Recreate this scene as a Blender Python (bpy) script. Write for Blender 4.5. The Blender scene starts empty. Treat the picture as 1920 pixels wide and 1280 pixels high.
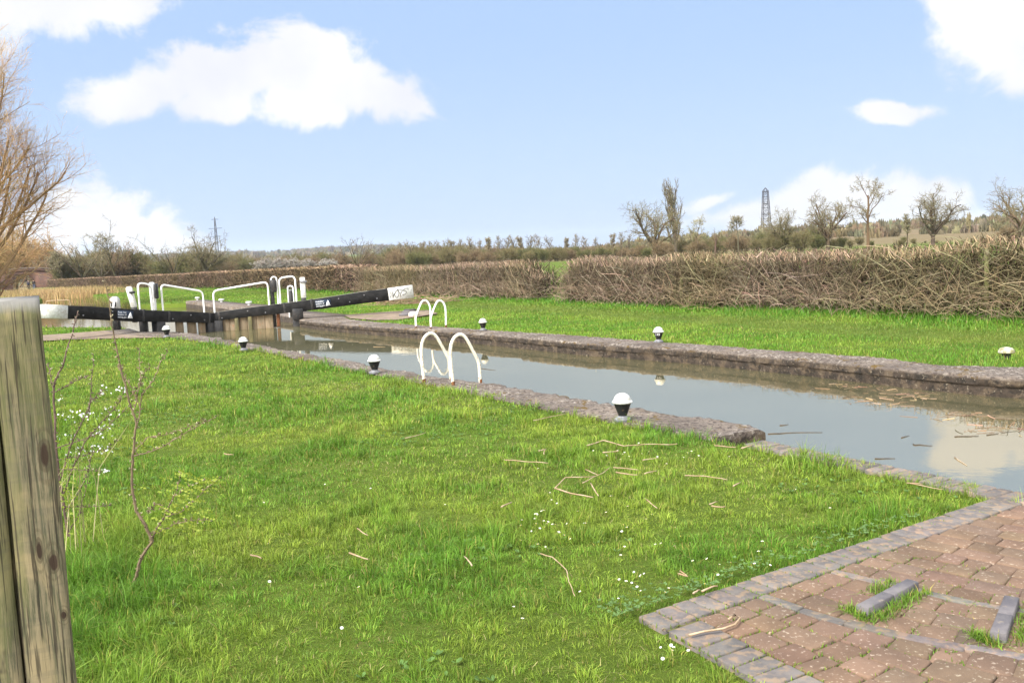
import bpy, math, random
import numpy as np
from mathutils import Vector

S = bpy.context.scene
COL = S.collection
# ---------------------------------------------------------------- camera
FPX, CAMH, PITCH, ROLL = 1700.0, 1.7, math.radians(5.36), math.radians(2.86)
_f = np.array([0, math.cos(PITCH), -math.sin(PITCH)])
_r0 = np.array([1.0, 0, 0]); _u0 = np.cross(_r0, _f)
_r = math.cos(ROLL) * _r0 - math.sin(ROLL) * _u0
_u = math.sin(ROLL) * _r0 + math.cos(ROLL) * _u0
EYE = np.array([0, 0, CAMH])
cam = bpy.data.cameras.new('camera'); camo = bpy.data.objects.new('camera', cam); COL.objects.link(camo)
from mathutils import Matrix
camo.matrix_world = Matrix(((_r[0], _u[0], -_f[0], 0), (_r[1], _u[1], -_f[1], 0), (_r[2], _u[2], -_f[2], CAMH), (0, 0, 0, 1)))
cam.sensor_width = 36; cam.lens = FPX / 1920 * 36
cam.clip_start = 0.05; cam.clip_end = 20000
S.camera = camo

# ---------------------------------------------------------------- light and exposure
S.view_settings.view_transform = 'Standard'; S.view_settings.look = 'None'
S.view_settings.gamma = 1; S.view_settings.use_curve_mapping = False
EXPO = 2.2
S.view_settings.exposure = EXPO
SUN_EL, SUN_AZ = 46, 222            # degrees; azimuth clockwise from +Y
sun = bpy.data.lights.new('sun', 'SUN'); suno = bpy.data.objects.new('sun', sun); COL.objects.link(suno)
sun.energy = 2.0; sun.angle = math.radians(28); sun.color = (1.0, 0.975, 0.94)
_sd = Vector((math.sin(math.radians(SUN_AZ)) * math.cos(math.radians(SUN_EL)), math.cos(math.radians(SUN_AZ)) * math.cos(math.radians(SUN_EL)), math.sin(math.radians(SUN_EL))))
suno.rotation_euler = _sd.to_track_quat('Z', 'Y').to_euler()


def ray(x, y):
    d = _f + (x - 960) / FPX * _r - (y - 640) / FPX * _u
    return d


def gp(x, y, z=0.0):
    d = ray(x, y); return EYE + d * ((z - CAMH) / d[2])


def at(x, y, Y):
    d = ray(x, y); return EYE + d * (Y / d[1])


A30 = math.radians(30)
DS = np.array([-math.sin(A30), math.cos(A30)]); DT = np.array([math.cos(A30), math.sin(A30)])


def xy(s, t):
    s = np.asarray(s, float); t = np.asarray(t, float)
    return s[..., None] * DS + t[..., None] * DT


def xyz(s, t, z=0.0):
    p = xy(s, t); return np.array([p[0], p[1], z])


def st(p):
    return float(np.dot(p[:2], DS)), float(np.dot(p[:2], DT))


# ---------------------------------------------------------------- sky
W = bpy.data.worlds.new('World'); S.world = W; W.use_nodes = True
nt = W.node_tree; nt.nodes.clear()


class NT:
    def __init__(self, tree): self.t = tree

    def n(self, typ, **kw):
        nd = self.t.nodes.new(typ)
        for k, v in kw.items():
            if k.startswith('i_'):
                key = k[2:]; key = int(key) if key.isdigit() else key
                if hasattr(v, 'links'): self.t.links.new(v, nd.inputs[key])
                else: nd.inputs[key].default_value = v
            else: setattr(nd, k, v)
        return nd

    def math(self, op, a, b=None, c=None, clamp=False):
        nd = self.t.nodes.new('ShaderNodeMath'); nd.operation = op; nd.use_clamp = clamp
        for i, v in enumerate((a, b, c)):
            if v is None: continue
            if hasattr(v, 'links'): self.t.links.new(v, nd.inputs[i])
            else: nd.inputs[i].default_value = v
        return nd.outputs[0]

    def vdot(self, a, v):
        nd = self.t.nodes.new('ShaderNodeVectorMath'); nd.operation = 'DOT_PRODUCT'
        self.t.links.new(a, nd.inputs[0]); nd.inputs[1].default_value = v
        return nd.outputs['Value']

    def sstep(self, v, a, b, lo=0.0, hi=1.0):
        nd = self.t.nodes.new('ShaderNodeMapRange'); nd.interpolation_type = 'SMOOTHSTEP'
        self.t.links.new(v, nd.inputs[0])
        nd.inputs[1].default_value = a; nd.inputs[2].default_value = b; nd.inputs[3].default_value = lo; nd.inputs[4].default_value = hi
        return nd.outputs[0]

    def mix(self, f, a, b, mode='MIX'):
        nd = self.t.nodes.new('ShaderNodeMix'); nd.data_type = 'RGBA'; nd.blend_type = mode
        for i, v in ((0, f), (6, a), (7, b)):
            if hasattr(v, 'links'): self.t.links.new(v, nd.inputs[i])
            else: nd.inputs[i].default_value = (*v, 1) if isinstance(v, tuple) and len(v) == 3 else v
        return nd.outputs[2]

    def noise(self, vec, scale, detail=4, rough=0.55, dist=0.0):
        nd = self.n('ShaderNodeTexNoise'); nd.inputs['Scale'].default_value = scale
        nd.inputs['Detail'].default_value = detail; nd.inputs['Roughness'].default_value = rough
        nd.inputs['Distortion'].default_value = dist
        if vec is not None: self.t.links.new(vec, nd.inputs['Vector'])
        return nd.outputs[0]


w = NT(nt)
SKYK = 0.10
gen = w.n('ShaderNodeTexCoord').outputs['Generated']
sky = w.n('ShaderNodeTexSky', sky_type='NISHITA', sun_disc=False, sun_elevation=math.radians(SUN_EL), sun_rotation=math.radians(SUN_AZ), air_density=1.0, dust_density=1.5, ozone_density=1.5)
EK = 2 ** EXPO
tgt_lo = tuple(c / EK / SKYK for c in (0.575, 0.725, 0.985))
tgt_hi = tuple(c / EK / SKYK for c in (0.455, 0.635, 0.955))
sepd = w.n('ShaderNodeSeparateXYZ', i_0=gen)
el = sepd.outputs[2]
clear = w.mix(w.sstep(el, 0.02, 0.26), tgt_lo, tgt_hi)
base = w.mix(0.96, sky.outputs[0], clear)
# clouds: soft lobes fixed in the sky by direction, edges broken up by noise
LOBES = [(60, -5, 210, 78, -6), (190, 10, 130, 46, 0), (-120, 20, 200, 90, 0),
         (560, 120, 150, 74, 0), (430, 140, 190, 70, 8), (300, 165, 150, 52, 10), (650, 155, 150, 56, -12), (560, 195, 120, 50, 0), (400, 195, 110, 40, 0), (725, 180, 80, 22, -15),
         (160, 420, 130, 85, -20), (260, 440, 160, 74, -25), (60, 450, 190, 90, 0), (330, 465, 110, 42, -20), (-160, 400, 200, 90, 0),
         (1900, 65, 150, 84, 0), (1815, 0, 80, 40, 0), (1990, 90, 200, 100, 0), (1668, 212, 78, 22, 0),
         (1480, 390, 200, 50, 12), (1555, 362, 90, 52, 0), (1400, 400, 130, 34, 10), (1740, 385, 88, 60, -10), (1640, 420, 260, 44, 0), (1330, 380, 60, 18, 20), (2100, 400, 160, 70, 0)]
val = None
for (cx, cy, a, b, rot) in LOBES:
    c = ray(cx, cy); c = c / np.linalg.norm(c)
    k = FPX / np.linalg.norm(ray(cx, cy)[:]) if False else FPX
    e1 = _r - c * np.dot(_r, c); e1 /= np.linalg.norm(e1); e2 = np.cross(e1, c) * -1; e2 = np.cross(c, e1) * -1
    if e2[2] < 0: e2 = -e2
    ca, sa = math.cos(math.radians(rot)), math.sin(math.radians(rot))
    f1 = ca * e1 + sa * e2; f2 = -sa * e1 + ca * e2
    sc = 1.0 / np.linalg.norm(ray(cx, cy))
    u1 = w.math('MULTIPLY', w.vdot(gen, tuple(f1)), FPX / a / sc / 0.98); u2 = w.math('MULTIPLY', w.vdot(gen, tuple(f2)), FPX / b / sc / 0.98)
    q = w.math('SQRT', w.math('ADD', w.math('MULTIPLY', u1, u1), w.math('MULTIPLY', u2, u2)))
    v = w.math('SUBTRACT', 1.0, q)
    val = v if val is None else w.math('SMOOTH_MAX', val, v, 0.12)
front = w.sstep(sepd.outputs[1], 0.1, 0.25)
lob = w.math('SUBTRACT', val, w.math('MULTIPLY', w.math('SUBTRACT', 1.0, front), 5.0))
inv = w.math('DIVIDE', 1.0, w.math('ADD', w.math('ABSOLUTE', el), 0.25))
flat = w.n('ShaderNodeVectorMath', operation='SCALE'); nt.links.new(gen, flat.inputs[0]); nt.links.new(inv, flat.inputs['Scale'])
big = w.noise(flat.outputs[0], 1.6, 5, 0.55)
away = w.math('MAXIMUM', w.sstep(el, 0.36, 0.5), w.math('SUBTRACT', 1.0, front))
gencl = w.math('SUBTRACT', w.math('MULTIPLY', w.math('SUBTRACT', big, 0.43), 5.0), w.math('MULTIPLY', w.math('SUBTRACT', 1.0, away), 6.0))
alld = w.math('MAXIMUM', lob, gencl)
n1 = w.noise(gen, 11.0, 8, 0.62, 0.6); n2 = w.noise(gen, 38.0, 6, 0.65)
edge = w.math('ADD', w.math('MULTIPLY', w.math('SUBTRACT', n1, 0.5), 2.3), w.math('MULTIPLY', w.math('SUBTRACT', n2, 0.5), 0.8))
dens = w.math('ADD', alld, edge)
mask = w.sstep(dens, -0.16, 0.36)
nsh = w.noise(gen, 7.0, 4, 0.5)
ccol = w.mix(w.sstep(nsh, 0.3, 0.65), tuple(c / EK / SKYK for c in (0.88, 0.90, 0.97)), tuple(c / EK / SKYK for c in (1.06, 1.06, 1.07)))
# unseen cloud overhead and behind, made brighter than the cloud ahead for fill light
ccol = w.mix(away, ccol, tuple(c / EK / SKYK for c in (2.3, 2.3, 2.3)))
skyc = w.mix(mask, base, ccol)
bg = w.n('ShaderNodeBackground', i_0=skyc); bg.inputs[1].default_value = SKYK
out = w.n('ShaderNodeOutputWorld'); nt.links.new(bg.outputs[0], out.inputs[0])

# ---------------------------------------------------------------- helpers
rng = np.random.default_rng(7)


def vnoise(x, y, scale, seed=0):
    x = np.asarray(x, float) * scale + seed * 17.31; y = np.asarray(y, float) * scale + seed * 9.7
    xi = np.floor(x).astype(np.int64); yi = np.floor(y).astype(np.int64); fx = x - xi; fy = y - yi
    fx = fx * fx * (3 - 2 * fx); fy = fy * fy * (3 - 2 * fy)

    def h(i, j):
        n = (i * 374761393 + j * 668265263 + seed * 982451653) & 0xffffffff
        n = ((n ^ (n >> 13)) * 1274126177) & 0xffffffff
        return ((n ^ (n >> 16)) & 0xffff) / 65535.0
    return (h(xi, yi) * (1 - fx) + h(xi + 1, yi) * fx) * (1 - fy) + (h(xi, yi + 1) * (1 - fx) + h(xi + 1, yi + 1) * fx) * fy


def sst(a, b, x):
    t = np.clip((np.asarray(x, float) - a) / (b - a), 0, 1); return t * t * (3 - 2 * t)


def npmesh(name, V, quads=None, tris=None, mat=None, parent=None, smooth=False, col=None, loc=None, polys=None, mats=None, midx=None):
    """one mesh object from numpy arrays; V in world space, origin moved to loc (or the parent's location)"""
    V = np.asarray(V, np.float32).reshape(-1, 3)
    off = np.zeros(3)
    if parent is not None: off = world_loc(parent)
    elif loc is not None: off = np.array(loc, float)
    V = V - off.astype(np.float32)
    me = bpy.data.meshes.new(name)
    parts = []; starts = []; pos = 0
    for arr, k in ((quads, 4), (tris, 3)):
        if arr is None or len(arr) == 0: continue
        arr = np.asarray(arr, np.int32).reshape(-1, k); parts.append(arr.ravel())
        starts.append(pos + np.arange(len(arr), dtype=np.int32) * k); pos += arr.size
    if polys:
        for p in polys:
            parts.append(np.array(p, np.int32)); starts.append(np.array([pos], np.int32)); pos += len(p)
    li = np.concatenate(parts); ls = np.concatenate(starts)
    me.vertices.add(len(V)); me.vertices.foreach_set('co', V.ravel())
    me.loops.add(len(li)); me.loops.foreach_set('vertex_index', li)
    me.polygons.add(len(ls)); me.polygons.foreach_set('loop_start', ls)
    if smooth: me.polygons.foreach_set('use_smooth', np.ones(len(ls), bool))
    if midx is not None: me.polygons.foreach_set('material_index', np.asarray(midx, np.int32))
    me.update(calc_edges=True)
    if col is not None:
        ca = me.color_attributes.new('Col', 'FLOAT_COLOR', 'POINT')
        c4 = np.ones((len(V), 4), np.float32); c4[:, :3] = col
        ca.data.foreach_set('color', c4.ravel())
    for m in (mats or ([mat] if mat else [])): me.materials.append(m)
    o = bpy.data.objects.new(name, me); COL.objects.link(o)
    if parent is not None: o.parent = parent
    elif loc is not None: o.location = loc
    return o


def world_loc(o):
    p = np.zeros(3)
    while o is not None:
        p = p + np.array(o.location); o = o.parent
    return p


def tag(o, label=None, cat=None, group=None, kind=None):
    if label: o['label'] = label
    if cat: o['category'] = cat
    if group: o['group'] = group
    if kind: o['kind'] = kind
    return o


def thing(name, label, cat, loc, group=None):
    o = bpy.data.objects.new(name, None); COL.objects.link(o); o.location = tuple(loc); o.empty_display_size = 0.2
    return tag(o, label, cat, group)


def dup(root, loc, label=None, rotz=0.0, scale=1.0):
    r = root.copy(); COL.objects.link(r); r.location = tuple(loc); r.rotation_euler = (0, 0, rotz)
    r.scale = (scale, scale, scale)
    if label: r['label'] = label
    for ch in list(root.children):
        c = ch.copy(); COL.objects.link(c); c.parent = r
        for g in list(ch.children):
            d = g.copy(); COL.objects.link(d); d.parent = c
    return r


class MB:
    """collects boxes, hexahedra, tubes and lathes"""
    def __init__(self): self.v = []; self.f = []

    def add(self, V, F):
        b = len(self.v); self.v += [tuple(map(float, p)) for p in V]; self.f += [[b + i for i in f] for f in F]; return self

    def box(self, c, sx, sy, sz, ax=None, bev=0.0):
        """ax = 3 axis vectors"""
        ax = np.eye(3) if ax is None else np.array(ax); c = np.array(c, float)
        h = np.array([sx, sy, sz]) / 2
        if bev <= 0:
            V = [c + sum(s * h[i] * ax[i] for i, s in enumerate(sg)) for sg in ((-1, -1, -1), (1, -1, -1), (1, 1, -1), (-1, 1, -1), (-1, -1, 1), (1, -1, 1), (1, 1, 1), (-1, 1, 1))]
            return self.add(V, [(0, 3, 2, 1), (4, 5, 6, 7), (0, 1, 5, 4), (1, 2, 6, 5), (2, 3, 7, 6), (3, 0, 4, 7)])
        bev = min(bev, h.min() * 0.9)
        V = []; idx = {}
        for sx_ in (-1, 1):
            for sy_ in (-1, 1):
                for sz_ in (-1, 1):
                    for k in range(3):
                        p = np.array([sx_, sy_, sz_]) * (h - bev); p[k] += (sx_, sy_, sz_)[k] * bev
                        idx[(sx_, sy_, sz_, k)] = len(V); V.append(c + p @ ax)
        F = []
        for k in range(3):
            o1, o2 = (k + 1) % 3, (k + 2) % 3
            for s in (-1, 1):
                def key(a, b): q = [0, 0, 0]; q[k] = s; q[o1] = a; q[o2] = b; return idx[(*q, k)]
                f = [key(-1, -1), key(1, -1), key(1, 1), key(-1, 1)]; F.append(f if s > 0 else f[::-1])
            for a in (-1, 1):
                for b in (-1, 1):
                    def e(kk, sg): q = [0, 0, 0]; q[k] = sg; q[o1] = a; q[o2] = b; return idx[(*q, kk)]
                    f = [e(o1, -1), e(o1, 1), e(o2, 1), e(o2, -1)]; F.append(f)
        for sx_ in (-1, 1):
            for sy_ in (-1, 1):
                for sz_ in (-1, 1): F.append([idx[(sx_, sy_, sz_, k)] for k in range(3)])
        return self.add(V, F)

    def tube(self, pts, r, n=10, cap=True):
        pts = np.array(pts, float); K = len(pts); r = np.broadcast_to(np.asarray(r, float), (K,))
        T = np.gradient(pts, axis=0); T /= np.linalg.norm(T, axis=1)[:, None] + 1e-9
        ref = np.array([0, 0, 1.0]) if abs(T[0][2]) < 0.9 else np.array([1.0, 0, 0])
        a = np.cross(T[0], ref); a /= np.linalg.norm(a); V = []
        for i in range(K):
            a = a - T[i] * np.dot(a, T[i]); a /= np.linalg.norm(a); b = np.cross(T[i], a)
            for j in range(n):
                th = 2 * math.pi * j / n; V.append(pts[i] + r[i] * (math.cos(th) * a + math.sin(th) * b))
        F = [(i * n + j, i * n + (j + 1) % n, (i + 1) * n + (j + 1) % n, (i + 1) * n + j) for i in range(K - 1) for j in range(n)]
        if cap: F += [list(range(n))[::-1], [(K - 1) * n + j for j in range(n)]]
        return self.add(V, F)

    def lathe(self, prof, c, n=24):
        c = np.array(c, float); V = []
        for (r, z) in prof:
            for j in range(n):
                th = 2 * math.pi * j / n; V.append(c + np.array([r * math.cos(th), r * math.sin(th), z]))
        K = len(prof)
        F = [(i * n + j, i * n + (j + 1) % n, (i + 1) * n + (j + 1) % n, (i + 1) * n + j) for i in range(K - 1) for j in range(n)]
        F += [list(range(n))[::-1], [(K - 1) * n + j for j in range(n)]]
        return self.add(V, F)

    def prism(self, poly, ax_n, depth, o, ex, ey):
        """polygon (2-D) in plane (o; ex, ey), extruded by depth along ax_n"""
        o, ex, ey, an = (np.array(q, float) for q in (o, ex, ey, ax_n)); n = len(poly)
        V = [o + a * ex + b * ey for a, b in poly] + [o + a * ex + b * ey + an * depth for a, b in poly]
        F = [list(range(n)), list(range(n, 2 * n))[::-1]] + [(i, i + n, (i + 1) % n + n, (i + 1) % n) for i in range(n)]
        return self.add(V, F)

    def build(self, name, mat, parent=None, smooth=False, loc=None):
        V = np.array(self.v)
        o = npmesh(name, V, polys=self.f, mat=mat, parent=parent, smooth=False, loc=loc)
        bmfix(o.data, smooth)
        return o


import bmesh


def bmfix(me, smooth):
    bm = bmesh.new(); bm.from_mesh(me); bmesh.ops.recalc_face_normals(bm, faces=bm.faces)
    if smooth:
        for f in bm.faces: f.smooth = True
        for e in bm.edges:
            if len(e.link_faces) == 2 and e.calc_face_angle(0) > math.radians(38): e.smooth = False
    bm.to_mesh(me); bm.free()


def tube_arrays(P, R, sides=3):
    """P (N,K,3), R (N,K) -> verts, quads"""
    P = np.asarray(P, float); N, K, _ = P.shape
    T = np.gradient(P, axis=1); T /= np.linalg.norm(T, axis=2)[..., None] + 1e-9
    ref = np.where(np.abs(T[:, 0:1, 2:3]) < 0.8, np.array([0, 0, 1.0]), np.array([1.0, 0, 0]))
    a = np.cross(T, np.broadcast_to(ref, T.shape)); a /= np.linalg.norm(a, axis=2)[..., None] + 1e-9
    b = np.cross(T, a)
    th = np.arange(sides) * 2 * np.pi / sides
    V = P[:, :, None, :] + R[:, :, None, None] * (np.cos(th)[None, None, :, None] * a[:, :, None, :] + np.sin(th)[None, None, :, None] * b[:, :, None, :])
    base = (np.arange(N) * K * sides)[:, None, None]
    i = np.arange(K - 1)[None, :, None]; j = np.arange(sides)[None, None, :]; j2 = (j + 1) % sides
    q = np.stack([base + i * sides + j, base + i * sides + j2, base + (i + 1) * sides + j2, base + (i + 1) * sides + j], -1)
    return V.reshape(-1, 3), q.reshape(-1, 4)


def tubes_obj(name, sets, mat, parent=None, loc=None, sides=3, label=None):
    """sets: list of (P, R, colour or None)"""
    Vs, Qs, Cs = [], [], []; off = 0
    for P, R, C in sets:
        if len(P) == 0: continue
        V, Q = tube_arrays(P, R, sides); Vs.append(V); Qs.append(Q + off); off += len(V)
        C = np.ones((len(P), 3)) if C is None else np.broadcast_to(np.asarray(C, float), (len(P), 3))
        Cs.append(np.repeat(C, P.shape[1] * sides, axis=0))
    return npmesh(name, np.concatenate(Vs), quads=np.concatenate(Qs), mat=mat, parent=parent, smooth=True, col=np.concatenate(Cs), loc=loc)


def mat(name, c1, c2=None, sc=6.0, c3=None, sc3=30.0, t3=(0.55, 0.7), rough=0.85, bump=0.0, bsc=40.0, attr=False, spec=0.3, trans=0.0, stretch=(1, 1, 1), t2=(0.35, 0.65), world=False, metal=0.0, detail=5):
    m = bpy.data.materials.new(name); m.use_nodes = True; t = m.node_tree; t.nodes.clear(); N = NT(t)
    if world: co = N.n('ShaderNodeNewGeometry').outputs['Position']
    else: co = N.n('ShaderNodeTexCoord').outputs['Object']
    mp = N.n('ShaderNodeMapping', i_Vector=co); mp.inputs['Scale'].default_value = stretch; v = mp.outputs[0]
    c = c1
    if c2 is not None:
        c = N.mix(N.sstep(N.noise(v, sc, detail, 0.6), *t2), c1, c2)
    if c3 is not None:
        c = N.mix(N.sstep(N.noise(v, sc3, 4, 0.6), *t3), c, c3)
    if attr:
        a = N.n('ShaderNodeAttribute', attribute_name='Col').outputs['Color']
        c = N.mix(1.0, c, a, 'MULTIPLY')
    bs = N.n('ShaderNodeBsdfPrincipled'); bs.inputs['Roughness'].default_value = rough
    bs.inputs['Specular IOR Level'].default_value = spec; bs.inputs['Metallic'].default_value = metal
    if hasattr(c, 'links'): t.links.new(c, bs.inputs['Base Color'])
    else: bs.inputs['Base Color'].default_value = (*c, 1)
    if bump > 0:
        b = N.n('ShaderNodeBump'); b.inputs['Strength'].default_value = bump; b.inputs['Distance'].default_value = 0.02
        t.links.new(N.noise(v, bsc, 6, 0.65), b.inputs['Height']); t.links.new(b.outputs[0], bs.inputs['Normal'])
    sh = bs.outputs[0]
    if trans > 0:
        tr = N.n('ShaderNodeBsdfTranslucent')
        if hasattr(c, 'links'): t.links.new(c, tr.inputs[0])
        else: tr.inputs[0].default_value = (*c, 1)
        mx = N.n('ShaderNodeMixShader'); mx.inputs[0].default_value = trans
        t.links.new(sh, mx.inputs[1]); t.links.new(tr.outputs[0], mx.inputs[2]); sh = mx.outputs[0]
    o = N.n('ShaderNodeOutputMaterial'); t.links.new(sh, o.inputs[0])
    return m


M = {}
M['white'] = mat('white_paint', (0.62, 0.62, 0.59), (0.46, 0.45, 0.40), 14, (0.33, 0.22, 0.13), 30, (0.585, 0.68), rough=0.55, bump=0.08)
M['white_clean'] = mat('white_rail_paint', (0.82, 0.82, 0.80), (0.74, 0.73, 0.70), 6, (0.34, 0.22, 0.13), 26, (0.62, 0.70), rough=0.45)
M['cream'] = mat('cream_rail_paint', (0.78, 0.74, 0.62), (0.66, 0.60, 0.46), 7, (0.30, 0.15, 0.07), 30, (0.59, 0.66), rough=0.5, bump=0.05)
M['black'] = mat('black_paint', (0.012, 0.012, 0.013), (0.028, 0.027, 0.026), 8, (0.13, 0.085, 0.05), 38, (0.59, 0.70), rough=0.55, bump=0.1, stretch=(1, 1, 1))
M['beam'] = mat('black_timber_paint', (0.010, 0.0098, 0.0098), (0.021, 0.020, 0.0195), 5, (0.09, 0.085, 0.08), 22, (0.64, 0.8), spec=0.12, rough=0.7, bump=0.25, bsc=30)
M['beam_top'] = mat('weathered_timber', (0.30, 0.28, 0.23), (0.18, 0.17, 0.13), 10, rough=0.9, bump=0.2)
M['board'] = mat('wet_gate_timber', (0.20, 0.15, 0.095), (0.13, 0.10, 0.06), 4, (0.21, 0.085, 0.03), 9, (0.58, 0.72), rough=0.75, bump=0.2, stretch=(2, 2, .7))
M['board_green'] = mat('algae_gate_timber', (0.105, 0.09, 0.035), (0.06, 0.055, 0.025), 6, rough=0.7, bump=0.2)
M['iron'] = mat('grey_iron', (0.20, 0.20, 0.21), (0.11, 0.11, 0.115), 14, (0.20, 0.09, 0.04), 30, (0.6, 0.7), rough=0.7, bump=0.15)
M['rust'] = mat('rust', (0.20, 0.075, 0.03), (0.07, 0.035, 0.02), 30, rough=0.9, bump=0.3)
M['blue_brick'] = mat('blue_brick', (0.150, 0.130, 0.116), (0.098, 0.086, 0.081), 9, (0.20, 0.145, 0.10), 19, (0.48, 0.62), rough=0.8, bump=0.25, bsc=90, attr=True)
M['grip_brick'] = mat('grip_blue_brick', (0.135, 0.122, 0.122), (0.09, 0.082, 0.088), 7, (0.22, 0.18, 0.14), 20, (0.6, 0.75), rough=0.75, bump=0.3, bsc=90)
M['paver'] = mat('buff_paver', (0.158, 0.101, 0.066), (0.118, 0.075, 0.049), 3.5, (0.29, 0.225, 0.165), 48, (0.58, 0.68), rough=0.9, bump=0.35, bsc=110, attr=True)
M['bed'] = mat('joint_earth', (0.10, 0.075, 0.045), (0.12, 0.13, 0.03), 6, (0.05, 0.04, 0.03), 25, rough=1.0, bump=0.5)
M['grass'] = mat('grass_blade', (1, 1, 1), attr=True, rough=0.55, spec=0.25, trans=0.30)
M['twig'] = mat('twig_bark', (1, 1, 1), attr=True, rough=0.9, spec=0.1)
M['petal'] = mat('white_petal', (0.82, 0.80, 0.78), attr=False, rough=0.7, trans=0.25)
M['daisy_eye'] = mat('daisy_centre', (0.65, 0.45, 0.03), rough=0.8)
M['leaf'] = mat('young_leaf', (0.22, 0.30, 0.03), (0.30, 0.34, 0.045), 12, rough=0.6, trans=0.4)
M['stick'] = mat('bleached_stick', (0.40, 0.31, 0.21), (0.28, 0.19, 0.11), 14, rough=0.9, spec=.1)
M['debris'] = mat('wet_debris', (0.10, 0.07, 0.045), (0.05, 0.035, 0.025), 14, rough=0.7)
M['post_wood'] = None


# ---------------------------------------------------------------- special materials
def wall_mat():
    m = bpy.data.materials.new('old_lock_coping'); m.use_nodes = True; t = m.node_tree; t.nodes.clear(); N = NT(t)
    pos = N.n('ShaderNodeNewGeometry').outputs['Position']
    z = N.n('ShaderNodeSeparateXYZ', i_0=pos).outputs[2]
    top = N.mix(N.sstep(N.noise(pos, 1.7, 6, 0.65), 0.35, 0.65), (0.150, 0.122, 0.100), (0.098, 0.078, 0.064))
    top = N.mix(N.sstep(N.noise(pos, 0.6, 4, 0.6), 0.5, 0.7), top, (0.20, 0.16, 0.125))
    patch_ = N.sstep(N.noise(pos, 1.1, 4, 0.6), 0.42, 0.58)
    top = N.mix(N.math('MULTIPLY', N.sstep(N.noise(pos, 20, 5, 0.7), 0.50, 0.58), 0.9), top, (0.055, 0.042, 0.036))
    top = N.mix(N.math('MULTIPLY', N.sstep(N.noise(pos, 17, 6, 0.75), 0.53, 0.58), N.math('ADD', N.math('MULTIPLY', patch_, 0.7), 0.05)), top, (0.36, 0.315, 0.26))
    top = N.mix(N.sstep(N.noise(pos, 3.1, 6, 0.75, 1.0), 0.57, 0.62), top, (0.10, 0.062, 0.014))
    face = N.mix(N.sstep(N.noise(pos, 9, 6, 0.7), 0.35, 0.65), (0.048, 0.036, 0.027), (0.018, 0.015, 0.012))
    face = N.mix(N.sstep(N.noise(pos, 5, 5, 0.7), 0.50, 0.60), face, (0.075, 0.056, 0.038))
    face = N.mix(N.sstep(N.noise(pos, 24, 4, 0.7), 0.60, 0.66), face, (0.16, 0.135, 0.10))
    zn = N.math('ADD', z, N.math('MULTIPLY', N.math('SUBTRACT', N.noise(pos, 4, 4, 0.6), 0.5), 0.04))
    c = N.mix(N.sstep(zn, -0.060, -0.012), face, top)
    bs = N.n('ShaderNodeBsdfPrincipled', i_0=c); bs.inputs['Roughness'].default_value = 0.9; bs.inputs['Specular IOR Level'].default_value = 0.2
    b = N.n('ShaderNodeBump'); b.inputs['Strength'].default_value = 0.8; b.inputs['Distance'].default_value = 0.03
    t.links.new(N.noise(pos, 16, 8, 0.75), b.inputs['Height']); t.links.new(b.outputs[0], bs.inputs['Normal'])
    o = N.n('ShaderNodeOutputMaterial'); t.links.new(bs.outputs[0], o.inputs[0]); return m


def water_mat():
    m = bpy.data.materials.new('canal_water'); m.use_nodes = True; t = m.node_tree; t.nodes.clear(); N = NT(t)
    pos = N.n('ShaderNodeNewGeometry').outputs['Position']
    c = N.mix(N.sstep(N.noise(pos, 0.4, 3, 0.5), 0.3, 0.7), (0.075, 0.072, 0.040), (0.095, 0.090, 0.052))
    bs = N.n('ShaderNodeBsdfPrincipled', i_0=c); bs.inputs['Roughness'].default_value = 0.015; bs.inputs['IOR'].default_value = 6.5; bs.inputs['Specular Tint'].default_value = (1.0, 0.91, 0.76, 1)
    mp = N.n('ShaderNodeMapping', i_Vector=pos); mp.inputs['Scale'].default_value = (1, 1.0, 1); mp.inputs['Rotation'].default_value = (0, 0, 0.5)
    b = N.n('ShaderNodeBump'); b.inputs['Strength'].default_value = 0.07; b.inputs['Distance'].default_value = 0.02
    hgt = N.math('ADD', N.noise(mp.outputs[0], 2.2, 3, 0.5, 0.5), N.math('MULTIPLY', N.noise(mp.outputs[0], 13, 2, 0.5), 0.12))
    t.links.new(hgt, b.inputs['Height']); t.links.new(b.outputs[0], bs.inputs['Normal'])
    o = N.n('ShaderNodeOutputMaterial'); t.links.new(bs.outputs[0], o.inputs[0]); return m


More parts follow.
